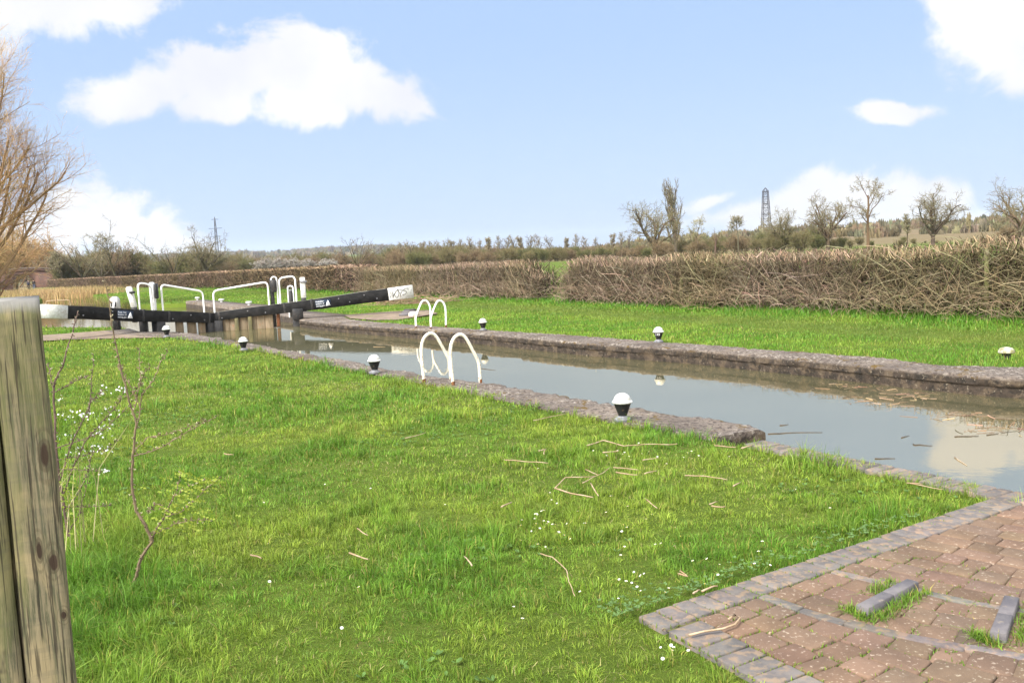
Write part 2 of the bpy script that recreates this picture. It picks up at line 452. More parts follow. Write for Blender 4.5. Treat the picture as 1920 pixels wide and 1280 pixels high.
def ground_mat():
    m = bpy.data.materials.new('turf_and_fields'); m.use_nodes = True; t = m.node_tree; t.nodes.clear(); N = NT(t)
    pos = N.n('ShaderNodeNewGeometry').outputs['Position']
    near = N.mix(N.sstep(N.noise(pos, 0.9, 6, 0.65), 0.35, 0.65), (0.100, 0.140, 0.018), (0.065, 0.105, 0.011))
    near = N.mix(N.sstep(N.noise(pos, 40, 4, 0.7), 0.5, 0.7), near, (0.13, 0.155, 0.03))
    near = N.mix(N.sstep(N.noise(pos, 6, 5, 0.7), 0.6, 0.72), near, (0.11, 0.10, 0.035))
    near = N.mix(N.math('MULTIPLY', N.sstep(N.noise(pos, 95, 4, 0.75), 0.47, 0.58), 0.5), near, (0.06, 0.09, 0.012))
    # far fields: irregular patches of pasture, plough and rough ground
    vo = N.n('ShaderNodeTexVoronoi'); vo.inputs['Scale'].default_value = 0.0042; t.links.new(pos, vo.inputs['Vector'])
    sepc = N.n('ShaderNodeSeparateXYZ', i_0=vo.outputs['Color']).outputs[0]
    fld = N.mix(N.sstep(sepc, 0.18, 0.22), (0.10, 0.14, 0.035), (0.15, 0.115, 0.06))
    fld = N.mix(N.sstep(sepc, 0.70, 0.73), fld, (0.115, 0.105, 0.045))
    fld = N.mix(N.sstep(N.noise(pos, 0.05, 5, 0.7), 0.5, 0.75), fld, (0.11, 0.095, 0.045))
    sp = N.n('ShaderNodeSeparateXYZ', i_0=pos)
    sloped = N.math('MULTIPLY', N.sstep(sp.outputs[2], 0.6, 2.5), N.sstep(sp.outputs[0], 20, 90))
    brown = N.mix(N.sstep(N.noise(pos, 0.03, 4, 0.6), 0.4, 0.6), (0.17, 0.122, 0.07), (0.125, 0.10, 0.05))
    fld = N.mix(sloped, fld, brown)
    d = N.n('ShaderNodeVectorMath', operation='LENGTH', i_0=pos).outputs['Value']
    c = N.mix(N.sstep(d, 170, 260), near, fld)
    bs = N.n('ShaderNodeBsdfPrincipled', i_0=c); bs.inputs['Roughness'].default_value = 1.0; bs.inputs['Specular IOR Level'].default_value = 0.1
    b = N.n('ShaderNodeBump'); b.inputs['Strength'].default_value = 0.9; b.inputs['Distance'].default_value = 0.03
    t.links.new(N.noise(pos, 60, 6, 0.75), b.inputs['Height']); t.links.new(b.outputs[0], bs.inputs['Normal'])
    o = N.n('ShaderNodeOutputMaterial'); t.links.new(bs.outputs[0], o.inputs[0]); return m


def post_mat():
    m = bpy.data.materials.new('weathered_post_timber'); m.use_nodes = True; t = m.node_tree; t.nodes.clear(); N = NT(t)
    co = N.n('ShaderNodeTexCoord').outputs['Object']
    mp = N.n('ShaderNodeMapping', i_Vector=co); mp.inputs['Scale'].default_value = (1, 1, 0.05); v = mp.outputs[0]
    g = N.noise(v, 130, 8, 0.75, 0.3)
    c = N.mix(N.sstep(g, 0.44, 0.56), (0.105, 0.100, 0.058), (0.235, 0.190, 0.118))
    mp2 = N.n('ShaderNodeMapping', i_Vector=co); mp2.inputs['Scale'].default_value = (1, 1, 0.22)
    c = N.mix(N.sstep(N.noise(mp2.outputs[0], 8, 4, 0.6, 2.0), 0.48, 0.66), c, (0.33, 0.255, 0.145))
    c = N.mix(N.math('MULTIPLY', N.sstep(N.noise(mp2.outputs[0], 6, 4, 0.6), 0.46, 0.6), 0.6), c, (0.155, 0.150, 0.055))
    mp3 = N.n('ShaderNodeMapping', i_Vector=co); mp3.inputs['Scale'].default_value = (1, 1, 0.4)
    c = N.mix(N.sstep(N.noise(mp3.outputs[0], 15, 3, 0.5, 1.0), 0.68, 0.75), c, (0.05, 0.038, 0.028))
    # saw marks across the grain
    mp4 = N.n('ShaderNodeMapping', i_Vector=co); mp4.inputs['Scale'].default_value = (0.15, 0.15, 1)
    c = N.mix(N.math('MULTIPLY', N.sstep(N.noise(mp4.outputs[0], 55, 3, 0.6), 0.5, 0.62), 0.22), c, (0.11, 0.10, 0.075))
    # dark drying checks along the grain
    mp5 = N.n('ShaderNodeMapping', i_Vector=co); mp5.inputs['Scale'].default_value = (1, 1, 0.03)
    c = N.mix(N.math('MULTIPLY', N.sstep(N.noise(mp5.outputs[0], 160, 3, 0.6), 0.56, 0.62), 0.75), c, (0.035, 0.027, 0.02))
    # knots with rings, placed on the face
    u = N.vdot(co, (0.887, 0.461, 0)); wz = N.n('ShaderNodeSeparateXYZ', i_0=co).outputs[2]
    wob = N.math('MULTIPLY', N.math('SUBTRACT', N.noise(co, 30, 3, 0.6), 0.5), 0.9)
    for (ku, kz, ru, rz) in ((-0.020, 1.33, 0.011, 0.030), (-0.024, 1.10, 0.009, 0.020), (-0.048, 1.13, 0.006, 0.022), (-0.014, 0.98, 0.006, 0.010), (-0.16, 1.22, 0.012, 0.03), (-0.060, 0.72, 0.010, 0.026)):
        du = N.math('DIVIDE', N.math('SUBTRACT', u, ku), ru); dz = N.math('DIVIDE', N.math('SUBTRACT', wz, kz), rz)
        dd = N.math('ADD', N.math('SQRT', N.math('ADD', N.math('MULTIPLY', du, du), N.math('MULTIPLY', dz, dz))), wob)
        ringv = N.math('MULTIPLY', N.sstep(N.math('SINE', N.math('MULTIPLY', dd, 7.0)), 0.0, 0.8), N.sstep(dd, 1.0, 3.2, 0.55, 0.0))
        c = N.mix(ringv, c, (0.08, 0.06, 0.035))
        c = N.mix(N.sstep(dd, 0.6, 1.1, 1.0, 0.0), c, (0.05, 0.032, 0.022))
    # grey weathered end grain at the top
    c = N.mix(N.sstep(N.math('ADD', wz, N.math('MULTIPLY', wob, 0.03)), 1.628, 1.655), c, (0.20, 0.19, 0.17))
    bs = N.n('ShaderNodeBsdfPrincipled', i_0=c); bs.inputs['Roughness'].default_value = 0.9; bs.inputs['Specular IOR Level'].default_value = 0.2
    b = N.n('ShaderNodeBump'); b.inputs['Strength'].default_value = 0.5; b.inputs['Distance'].default_value = 0.006
    t.links.new(g, b.inputs['Height']); t.links.new(b.outputs[0], bs.inputs['Normal'])
    o = N.n('ShaderNodeOutputMaterial'); t.links.new(bs.outputs[0], o.inputs[0]); return m


def brickwork_mat():
    m = bpy.data.materials.new('red_brickwork'); m.use_nodes = True; t = m.node_tree; t.nodes.clear(); N = NT(t)
    co = N.n('ShaderNodeTexCoord').outputs['Object']
    c = N.mix(N.sstep(N.noise(co, 1.2, 5, 0.6), 0.35, 0.65), (0.125, 0.060, 0.040), (0.080, 0.045, 0.034))
    c = N.mix(N.sstep(N.noise(co, 7, 4, 0.6), 0.6, 0.7), c, (0.17, 0.12, 0.085))
    bs = N.n('ShaderNodeBsdfPrincipled', i_0=c); bs.inputs['Roughness'].default_value = 0.9
    o = N.n('ShaderNodeOutputMaterial'); t.links.new(bs.outputs[0], o.inputs[0]); return m


M['wall'] = wall_mat(); M['water'] = water_mat(); M['ground'] = ground_mat(); M['post_wood'] = post_mat(); M['brick'] = brickwork_mat()

# ---------------------------------------------------------------- banks: edge lines in canal coordinates (s along, t across)
NW_EDGE = [(6.02, 6.15), (7.18, 6.15), (8.46, 5.98), (10.93, 5.87), (13.95, 5.54), (17.45, 5.39), (21.4, 5.23), (24.55, 5.11), (27.6, 4.83)]
NW_GRASS = [(5.70, 5.55), (7.18, 5.37), (8.21, 5.30), (10.7, 5.25), (13.18, 5.10), (18.62, 4.92), (21.57, 4.72), (25.79, 4.20), (27.3, 3.60)]
FW_EDGE = [(5.95, 10.45), (6.24, 10.26), (7.34, 10.17), (9.13, 10.22), (11.54, 10.15), (14.07, 9.75), (17.75, 9.60), (20.4, 9.36), (24.7, 8.85), (26.93, 8.70), (28.9, 8.75)]
FW_GRASS = [(5.6, 12.6), (6.3, 11.3), (7.35, 10.75), (8.65, 10.95), (9.87, 10.84), (12.25, 10.70), (15.53, 10.50), (19.15, 10.13), (21.39, 9.95), (24.91, 9.74), (26.9, 9.75), (28.9, 10.2)]


def lerp_line(L, s):
    L = sorted(L); return np.interp(s, [p[0] for p in L], [p[1] for p in L])


LEFT_B = [(-400, 5.72), (5.69, 5.72), (5.71, 5.5)] + NW_GRASS[1:] + [(28.2, 3.5), (29.6, 3.75), (31.5, 3.9), (33.5, 3.66), (37, 1.75), (45, -1.2), (60, -1.5), (80, 1.5), (92, 4.5), (130, 5.5), (235, 3), (270, 4), (300, 7)]
RIGHT_B = [(-400, 12.6), (5.6, 12.6)] + FW_GRASS[1:] + [(30.5, 10.3), (39, 10.6), (44.5, 10.4), (53.3, 10.6), (55.0, 8.4), (58, 7.8), (75, 8.4), (94, 9.2), (150, 11), (235, 9), (270, 8), (300, 7)]
WATER_Z = -0.25


def terrain(x, y):
    r = np.hypot(x, y); az = np.where(y > 1, x / np.maximum(y, 1), np.where(x > 0, 3, -3))
    wr = sst(0.02, 0.22, az)
    h = wr * (6.5 + 2.5 * vnoise(x, y, 0.004, 3)) * sst(170, 800, r)
    far = np.interp(az, [-.6, -.35, -.2, -.1, 0, .1, .3], [44, 44, 42, 32, 21, 16, 12]) + 8 * (vnoise(az * 6, az * 0 + 3, 1.0, 5) - .5) + 7 * (vnoise(az * 20, az * 0 + 1, 1.0, 6) - .5)
    h = h + far * sst(1100, 2800, r) 
    return h


def soil(x, y, s, t, side):
    b = lerp_line(LEFT_B if side < 0 else RIGHT_B, s)
    return -0.03 + terrain(x, y) + 0.05 * (vnoise(x, y, 0.35, 1) - 0.6) * sst(0.4, 3, np.abs(t - b)) * (np.hypot(x, y) < 200)


def build_banks():
    s = np.concatenate([[-1200, -600, -250, -100, -40, -20, -10, -5], np.arange(-2, 5.6, 0.5), [5.6, 5.69, 5.71, 6, 6.3], np.arange(7, 37, 0.6), np.arange(37, 60, 1.5),
                        np.arange(60, 110, 4), np.arange(115, 300, 12), 300 * 1.13 ** np.arange(0, 21)])
    o = np.concatenate([[0], np.cumsum(np.concatenate([np.full(6, 0.12), np.full(14, 0.5), np.full(10, 1.5), np.full(8, 5.0), 10 * 1.16 ** np.arange(27)]))])
    for side, B in ((-1, LEFT_B), (1, RIGHT_B)):
        b = lerp_line(B, s)
        t = b[:, None] + side * o[None, :]
        P = s[:, None, None] * DS + t[..., None] * DT
        x, y = P[..., 0], P[..., 1]
        z = soil(x, y, np.broadcast_to(s[:, None], t.shape), t, side)
        V = np.stack([x, y, z], -1)
        sk = V[:, :1].copy(); sk[..., 2] = -1.0
        V = np.concatenate([sk, V], 1); n, m = V.shape[:2]
        i = np.arange(n - 1)[:, None]; j = np.arange(m - 1)[None, :]
        q = np.stack([i * m + j, (i + 1) * m + j, (i + 1) * m + j + 1, i * m + j + 1], -1).reshape(-1, 4)
        if side > 0: q = q[:, ::-1]
        ob = npmesh('lawn' if side < 0 else 'grass_bank', V, quads=q, mat=M['ground'], smooth=True)
        tag(ob, kind='structure')


build_banks()
wv = [xyz(-400, -12, WATER_Z), xyz(-400, 26, WATER_Z), xyz(300, 26, WATER_Z), xyz(300, -12, WATER_Z)]
tag(npmesh('water', np.array(wv), quads=[[0, 1, 2, 3]], mat=M['water']), kind='structure')


def lock_wall(name, label, edge, grass, side, ds=0.05, seed=1):
    """coping with a rough top, chipped nose and a face down into the water; side=+1 when water lies at lower t"""
    s0 = max(edge[0][0], grass[0][0]); s1 = min(edge[-1][0], grass[-1][0])
    s = np.arange(edge[0][0], s1 + 1e-6, ds)
    e = lerp_line(edge, s); g = lerp_line(grass, s)
    prof = []     # (fraction from grass edge to nose, z)
    for fr in np.linspace(0, 0.9, 10): prof.append((fr, 0.0))
    prof += [(0.975, -0.003), (1.0, -0.016), (1.006, -0.075), (1.0, -0.115), (0.965, -0.13), (0.972, -0.18), (0.97, -0.27), (0.97, -1.0)]
    prof = [(-0.02, -0.12)] + prof
    fr = np.array([p[0] for p in prof]); zz = np.array([p[1] for p in prof])
    t = g[:, None] + (e - g)[:, None] * fr[None, :]
    S2 = np.broadcast_to(s[:, None], t.shape)
    rough = (vnoise(S2, t, 9, seed) - 0.5) * 0.010 + (vnoise(S2, t, 26, seed + 1) - 0.5) * 0.022 + (vnoise(S2, t, 1.3, seed + 2) - 0.5) * 0.012
    chip = np.clip(vnoise(S2, S2 * 0, 2.2, seed + 3) - 0.55, 0, 1) * 0.12 + np.clip(vnoise(S2, S2 * 0, 9, seed + 4) - 0.5, 0, 1) * 0.08
    nose = np.clip((fr - 0.75) / 0.2, 0, 1)[None, :] * (zz > -0.09)[None, :]
    z = zz[None, :] + rough * (zz > -0.1)[None, :] - chip * nose
    jl_ = s[0] + np.cumsum(np.random.default_rng(seed).uniform(1.6, 3.4, 20)); jd = np.abs(s[:, None] - jl_[None, :]).min(1)
    jd = jd + 0.02 * (vnoise(s, s * 0, 20, seed) - .5); joint = np.exp(-(jd / 0.035) ** 2)[:, None]
    z = z - 0.030 * joint * (zz > -0.1)[None, :]
    t = t + side * 0.03 * joint * (fr > 0.9)[None, :]
    t = t + side * chip * 0.7 * nose + side * (vnoise(S2, np.broadcast_to(zz[None, :] * 30, S2.shape), 6, seed + 5) - 0.5) * 0.03 * (zz < -0.02)[None, :]
    P = S2[..., None] * DS + t[..., None] * DT
    V = np.concatenate([P, z[..., None]], -1); n, m = V.shape[:2]
    i = np.arange(n - 1)[:, None]; j = np.arange(m - 1)[None, :]
    q = np.stack([i * m + j, (i + 1) * m + j, (i + 1) * m + j + 1, i * m + j + 1], -1).reshape(-1, 4)
    if side < 0: q = q[:, ::-1]
    caps = [list(range(m)), [(n - 1) * m + k for k in range(m)][::-1]]
    lo = xyz(s[0], g[0], 0)
    o = npmesh(name, V.reshape(-1, 3), quads=q, polys=caps, mat=M['wall'], smooth=True, loc=lo)
    bm = bmesh.new(); bm.from_mesh(o.data); bmesh.ops.recalc_face_normals(bm, faces=bm.faces)
    for ed in bm.edges:
        if len(ed.link_faces) == 2 and ed.calc_face_angle(0) > math.radians(50): ed.smooth = False
    bm.to_mesh(o.data); bm.free()
    return tag(o, label, 'lock wall')


lock_wall('lock_wall', 'worn grey stone coping of the lock along the near lawn, ending in a broken block', NW_EDGE, NW_GRASS, -1, seed=11)
lock_wall('lock_wall', 'stained lock chamber wall on the far side of the water below the hedge bank', FW_EDGE, FW_GRASS, 1, seed=31)


def slab(name, label, cat, pts, z0, z1, m, kind=None, rough=0.0, smooth=False):
    """polygon in plan (s,t) extruded from z0 to z1"""
    n = len(pts); base = xyz(pts[0][0], pts[0][1], 0)
    V = [xyz(a, b, z0) for a, b in pts] + [xyz(a, b, z1) for a, b in pts]
    o = npmesh(name, np.array(V), polys=[list(range(n)), list(range(n, 2 * n))] + [[i, (i + 1) % n, (i + 1) % n + n, i + n] for i in range(n)], mat=m, loc=base)
    bmfix(o.data, False)
    return tag(o, label, cat, kind=kind)


# wing walls round the gate recesses and the landing stage beyond
slab('wing_wall', 'low brick wing wall behind the left gate beside the white topped paddle stand', 'wall', [(27.5, 3.55), (27.55, 4.83), (28.6, 4.25), (29.5, 3.95), (31.4, 3.95), (31.4, 3.2), (29, 3.2)], -1, -0.005, M['wall'])
slab('wing_wall', 'low brick wing wall behind the right gate running to the landing stage', 'wall', [(28.85, 8.75), (29.6, 9.25), (31.5, 9.2), (38.9, 9.28), (38.9, 10.7), (28.85, 10.7)], -1, -0.005, M['wall'])
slab('landing_stage', 'concrete landing stage above the gates with three small white posts', 'landing stage', [(38.95, 9.28), (43.8, 9.46), (53.35, 9.76), (54.96, 10.95), (44.7, 10.75), (38.95, 10.85)], -1, 0.10, M['wall'])

# ---------------------------------------------------------------- brick path in the right foreground
def in_paving(s, t):
    a = 3.29 + (np.asarray(t) - 2.5) * 0.045
    return (s < a) & (t > 2.5 - 0.02 * (3.2 - np.asarray(s))) & (t < 5.5)


def bricks(items, z, m, name, gap=0.006, bev=0.006, jit=0.004, seed=3, parent=None):
    """items: (s0,s1,t0,t1,colour); rounded tops"""
    r = np.random.default_rng(seed); V = []; Q = []; C = []
    for it_ in items:
        (a, b, c, d, co) = it_[:5]; rot_ = it_[5] if len(it_) > 5 else 0.0; shr = it_[6] if len(it_) > 6 else 1.0
        zz = z + r.normal(0, jit * 0.6); g = gap / 2; tl = r.normal(0, 0.008, 2)
        rings = [(0, -0.06), (0, -bev * 1.2), (bev * 0.45, -bev * 0.35), (bev * 1.3, 0)]
        base = len(V); ang = r.normal(0, 0.010) + rot_; cx, cy = (a + b) / 2, (c + d) / 2
        for ins, dz in rings:
            a1, b1, c1, d1 = a + g + ins, b - g - ins, c + g + ins, d - g - ins
            ch = bev * 1.2
            for (ss, tt) in ((a1 + ch, c1), (b1 - ch, c1), (b1, c1 + ch), (b1, d1 - ch), (b1 - ch, d1), (a1 + ch, d1), (a1, d1 - ch), (a1, c1 + ch)):
                du, dv = (ss - cx) / shr, (tt - cy) * shr
                p = xyz(cx + du - dv * ang, cy + dv + du * ang, zz + dz + du * tl[0] + dv * tl[1]); V.append(p); C.append(co)
        for k in range(3):
            for i in range(8): Q.append([base + k * 8 + i, base + k * 8 + (i + 1) % 8, base + (k + 1) * 8 + (i + 1) % 8, base + (k + 1) * 8 + i])
        tb = base + 24
        Q += [[tb, tb + 1, tb + 2, tb + 3], [tb, tb + 3, tb + 4, tb + 7], [tb + 4, tb + 5, tb + 6, tb + 7]]
    o = npmesh(name, np.array(V), quads=Q, mat=m, col=np.array(C), parent=parent)
    bmfix(o.data, False)
    return o


r5 = np.random.default_rng(5)


def pcol(v=0.1, warm=0.05):
    b = 1 + r5.normal(0, v); return (b * (1 + r5.normal(0, warm)), b, b * (1 + r5.normal(0, warm)))


edge_items, pav_items, blue_items = [], [], []
t = 2.5
while t < 5.5:
    a = 3.29 + (t - 2.5) * 0.045; edge_items.append((a - 0.19, a, t, t + 0.104, pcol(0.08, 0.02))); t += 0.106
s_ = 3.07
while s_ > -3.0:
    tt = 2.5 - 0.03 * (3.2 - s_); edge_items.append((s_ - 0.104, s_, tt, tt + 0.2, pcol(0.10, 0.02))); s_ -= 0.106
# courses of buff setts following the lawn edge, with two stretcher courses of blue brick
def tB(q): return 2.5 - 0.03 * (3.2 - q) + 0.203
def tb1(q): return float(np.interp(q, [-3, 0.5, 1.0, 1.5, 2.03, 2.38, 2.74, 3.15], [8.0, 4.7, 4.2, 3.78, 3.44, 3.25, 3.14, 3.09]))
def tb2(q): return float(np.interp(q, [-3, 0.5, 1.0, 1.5, 2.0, 2.35, 2.52, 3.18], [8.6, 5.3, 4.75, 4.37, 4.03, 3.85, 3.77, 3.62]))
def course_edges():
    out_ = [(lambda q, k=k: tB(q) + (tb1(q) - tB(q)) * k / 3, lambda q, k=k: tB(q) + (tb1(q) - tB(q)) * (k + 1) / 3, False) for k in range(3)]
    out_.append((tb1, lambda q: tb1(q) + 0.068, True))
    out_ += [(lambda q, k=k: tb1(q) + 0.068 + (tb2(q) - tb1(q) - 0.068) * k / 3, lambda q, k=k: tb1(q) + 0.068 + (tb2(q) - tb1(q) - 0.068) * (k + 1) / 3, False) for k in range(3)]
    out_.append((tb2, lambda q: tb2(q) + 0.068, True))
    out_ += [(lambda q, k=k: tb2(q) + 0.068 + 0.148 * k, lambda q, k=k: tb2(q) + 0.068 + 0.148 * (k + 1), False) for k in range(14)]
    return out_


CE = [(lo_, hi_, bl, 9, 2.42 if k < 3 else -9) for k, (lo_, hi_, bl) in enumerate(course_edges())]
CE += [(lambda q, k=k: tB(q) + (tb1(q) - tB(q)) * k / 4, lambda q, k=k: tB(q) + (tb1(q) - tB(q)) * (k + 1) / 4, False, 2.42, -9) for k in range(4)]
for lo_, hi_, is_blue, smax, smin in CE:
    p = min(smax, 3.29 + (lo_(3.1) - 2.5) * 0.045 - 0.195)
    while p > max(0.3, smin + 0.02):
        L = 0.225 if is_blue else float(r5.choice([0.12, 0.15, 0.15, 0.17, 0.22]))
        q = max(p - L, smin); q = smin if q - smin < 0.06 else q; m_ = (p + q) / 2; sl = (lo_(p) - lo_(q)) / (p - q); a_ = math.atan(sl); ta, tc = lo_(m_), hi_(m_)
        if tc < 5.5: (blue_items if is_blue else pav_items).append((q, p, ta, tc, pcol(0.10, 0.035), a_, math.cos(a_)))
        p = q
bricks(pav_items, 0.002, M['paver'], 'brick_paving', gap=0.007, bev=0.0065, seed=9)['kind'] = 'structure'
bricks(edge_items + blue_items, 0.003, M['blue_brick'], 'brick_edging', gap=0.006, bev=0.005, seed=10)['kind'] = 'structure'
ce = []
s_ = 5.66
while s_ > -3:
    ce.append((s_ - 0.11, s_, 5.50, 5.735, pcol(0.12, 0.02))); s_ -= 0.112
o = bricks(ce, 0.004, M['blue_brick'], 'canal_edging', gap=0.006, bev=0.008, seed=12); o['kind'] = 'structure'
bedp = [(-3, 2.42), (3.1, 2.52), (3.26, 2.52), (3.41, 5.5), (-3, 5.5)]
tag(npmesh('path_bed', np.array([xyz(a, b, -0.013) for a, b in bedp]), polys=[[0, 1, 2, 3, 4]][0:1], mat=M['bed']), kind='structure')


def grip(label, s0, t0, s1, t1, name='foot_grip'):
    """raised row of blue bricks across the path, two bricks long"""
    a = xyz(s0, t0, 0); b = xyz(s1, t1, 0); th = thing(name, label, 'foot grip', (a + b) / 2, 'raised brick foot grips in the path')
    d = (b - a); L = np.linalg.norm(d); d /= L; n = np.array([-d[1], d[0], 0])
    for k in range(2):
        c = a + d * L * (0.25 + 0.5 * k) + np.array([0, 0, 0.004])
        MB().box(c, L / 2 - 0.006, 0.062, 0.085, (d, n, np.array([0, 0, 1])), 0.004).build('brick', M['grip_brick'], th)
    return th


grip('raised blue brick foot grip in the middle of the path, weeds along its side', 2.675, 3.30, 2.745, 3.76)
grip('raised blue brick foot grip at the right hand edge of the picture', 2.165, 3.51, 2.355, 3.925)

# brick pad under the right hand beam and its raised grips
padp = [(28.8, 10.3), (27.4, 9.95), (25.6, 10.05), (24.9, 10.5), (26.3, 12.5), (28.6, 13.2), (29.4, 12.2), (29.5, 10.5)]
tag(npmesh('brick_pad', np.array([xyz(a, b, 0.0) for a, b in padp]), polys=[list(range(len(padp)))], mat=mat('worn_brick_pad', (0.22, 0.165, 0.115), (0.15, 0.11, 0.08), 2.5, (0.12, 0.13, 0.03), 5, (0.58, 0.72), rough=0.95, bump=0.6, bsc=12, world=True)), kind='structure')
pad2 = [(27.4, 3.6), (25.6, 4.15), (26.4, 3.5), (28.2, 1.9), (30.2, -1.5), (31.6, -1.2), (31.4, 2.0), (31.3, 3.2), (29, 3.3)]
tag(npmesh('brick_pad', np.array([xyz(a, b, 0.0) for a, b in pad2]), polys=[list(range(len(pad2)))], mat=bpy.data.materials['worn_brick_pad']), kind='structure')
for k, (px, py) in enumerate([(769, 583), (766, 586), (764, 589.5), (760, 592)]):
    c = gp(px, py); e1 = gp(px - 11, py + 0.3); e2 = gp(px + 11, py - 0.6)
    o = MB().box((e1 + e2) / 2 + np.array([0, 0, 0.03]), np.linalg.norm(e2 - e1), 0.12, 0.075, ((e2 - e1) / np.linalg.norm(e2 - e1), np.cross([0, 0, 1], (e2 - e1) / np.linalg.norm(e2 - e1)), np.array([0, 0, 1])), 0.01).build('foot_grip', M['grip_brick'], loc=c)
    tag(o, 'brick foot grip on the pad behind the far ladder, %s of four' % ['farthest', 'second farthest', 'second nearest', 'nearest'][k], 'foot grip', 'raised grips on the far brick pad')

# ---------------------------------------------------------------- lock gates
UP = np.array([0, 0, 1.0])


def unit(v): v = np.asarray(v, float); return v / np.linalg.norm(v)


def text_mesh(s, size):
    cu = bpy.data.curves.new('lettering', 'FONT'); cu.body = s; cu.size = size; cu.resolution_u = 2
    ob = bpy.data.objects.new('lettering_tmp', cu); COL.objects.link(ob)
    dg = bpy.context.evaluated_depsgraph_get(); me = bpy.data.meshes.new_from_object(ob.evaluated_get(dg))
    V = np.array([v.co[:] for v in me.vertices]); F = [list(p.vertices) for p in me.polygons]
    bpy.data.objects.remove(ob); bpy.data.meshes.remove(me)
    return V, F


M['label_plate'] = mat('dark_blue_label', (0.02, 0.03, 0.05), rough=0.4)
M['ink'] = mat('black_marker_ink', (0.02, 0.02, 0.02), rough=0.6)
M['print_white'] = mat('white_print', (0.85, 0.85, 0.85), rough=0.5)


def beam(parent, P0, P1, h0, h1, wd0, wd1, white_len):
    """tapered balance beam P0 (outer end) to P1 (mitre), mid-line points"""
    P0, P1 = np.array(P0), np.array(P1); d = unit(P1 - P0); side = unit(np.cross(d, UP)); up = np.cross(side, d)
    if up[2] < 0: up = -up
    K = 24; V = []; b = 0.018
    for i in range(K + 1):
        f = i / K; c = P0 + (P1 - P0) * f; h = h0 + (h1 - h0) * f; wd = wd0 + (wd1 - wd0) * f
        sag = 0.012 * math.sin(f * 9) * (f > .2)
        for (a, e) in ((-1, -1), (1, -1), (1, 1), (-1, 1)):
            for k in ((0, 1) if (a * e > 0) else (1, 0)):
                aa = a * (wd / 2 - (b if k == 1 else 0)); ee = e * (h / 2 - (b if k == 0 else 0))
                V.append(c + side * aa + up * (ee + sag))
    F = [(i * 8 + j, i * 8 + (j + 1) % 8, (i + 1) * 8 + (j + 1) % 8, (i + 1) * 8 + j) for i in range(K) for j in range(8)] + [list(range(8)), [K * 8 + j for j in range(8)]]
    mb = MB(); mb.add(V, F); bo = mb.build('balance_beam', M['beam'], parent)
    # painted end cap, 4 mm proud
    L = np.linalg.norm(P1 - P0); f = white_len / L
    we = MB(); q = []
    for c, h, wd in ((P0 - d * 0.004, h0, wd0), (P0 + d * white_len, h0 + (h1 - h0) * f, wd0 + (wd1 - wd0) * f)):
        for (a, e) in ((-1, -1), (1, -1), (1, 1), (-1, 1)):
            for k in ((0, 1) if (a * e > 0) else (1, 0)):
                aa = a * (wd / 2 + 0.004 - (b if k == 1 else 0)); ee = e * (h / 2 + 0.004 - (b if k == 0 else 0)); q.append(c + side * aa + up * ee)
    we.add(q, [(j, (j + 1) % 8, 8 + (j + 1) % 8, 8 + j) for j in range(8)] + [list(range(8)), list(range(8, 16))])
    wo = we.build('painted_end', M['white'], bo); wo['label'] = 'white painted end'
    # weathered top strip
    tp = MB(); q = []
    for f2 in np.linspace(white_len / L + 0.01, 0.99, 16):
        c = P0 + (P1 - P0) * f2; h = h0 + (h1 - h0) * f2; wd = wd0 + (wd1 - wd0) * f2
        sag = 0.012 * math.sin(f2 * 9) * (f2 > .2)
        q += [c + side * (wd / 2 - 0.03) + up * (h / 2 + 0.005 + sag), c - side * (wd / 2 - 0.03) + up * (h / 2 + 0.005 + sag)]
    tp.add(q, [(2 * i, 2 * i + 1, 2 * i + 3, 2 * i + 2) for i in range(15)]); tp.build('worn_top', M['beam_top'], bo)
    return bo, d, side, up, lambda f: (P0 + (P1 - P0) * f, h0 + (h1 - h0) * f, wd0 + (wd1 - wd0) * f)


def on_beam(P0, P1, px):
    """fraction along the beam whose image column is px"""
    best = None
    for f in np.linspace(0, 1, 801):
        p = np.array(P0) + (np.array(P1) - np.array(P0)) * f; dd = p - EYE; x = 960 + FPX * np.dot(dd, _r) / np.dot(dd, _f)
        if best is None or abs(x - px) < best[0]: best = (abs(x - px), f)
    return best[1]


def face_of(side):  # the face that looks towards the camera
    return side if np.dot(side[:2], -np.array([-0.3, 1.0])) > 0 else -side


def sticker(bo, P0, P1, info, pxc, hh, lines):
    bo_, d, side, up, fn = info; f = on_beam(P0, P1, pxc); c, h, wd = fn(f); fs = face_of(side)
    ex = d if np.dot(d, _r) > 0 else -d; ey = up
    c = c + fs * (wd / 2 + 0.004)
    mb = MB(); mb.box(c, 0.50, 0.004, 0.235, (ex, fs, ey)); pl = mb.build('warning_label', M['label_plate'], bo)
    ms = MB()
    for k, s in enumerate(lines):
        V, F = text_mesh(s, 0.072); wid = V[:, 0].max(); sx = 0.27 / wid
        ms.add([c + fs * 0.0045 + ex * (-0.235 + v[0] * sx) + ey * (0.045 - 0.072 * k + v[1]) for v in V], F)
    tri = [(0.07, -0.10), (0.235, -0.10), (0.16, 0.085)]
    ms.prism(tri, fs, 0.002, c + fs * 0.003, ex, ey)
    V = np.array(ms.v); o = npmesh('lettering', V, polys=ms.f, mat=M['print_white'], parent=bo)
    o2 = MB().prism([(0.125, -0.055), (0.18, -0.055), (0.18, -0.04), (0.125, -0.04)], fs, 0.002, c + fs * 0.0056, ex, ey).build('print_bar', M['label_plate'], bo)


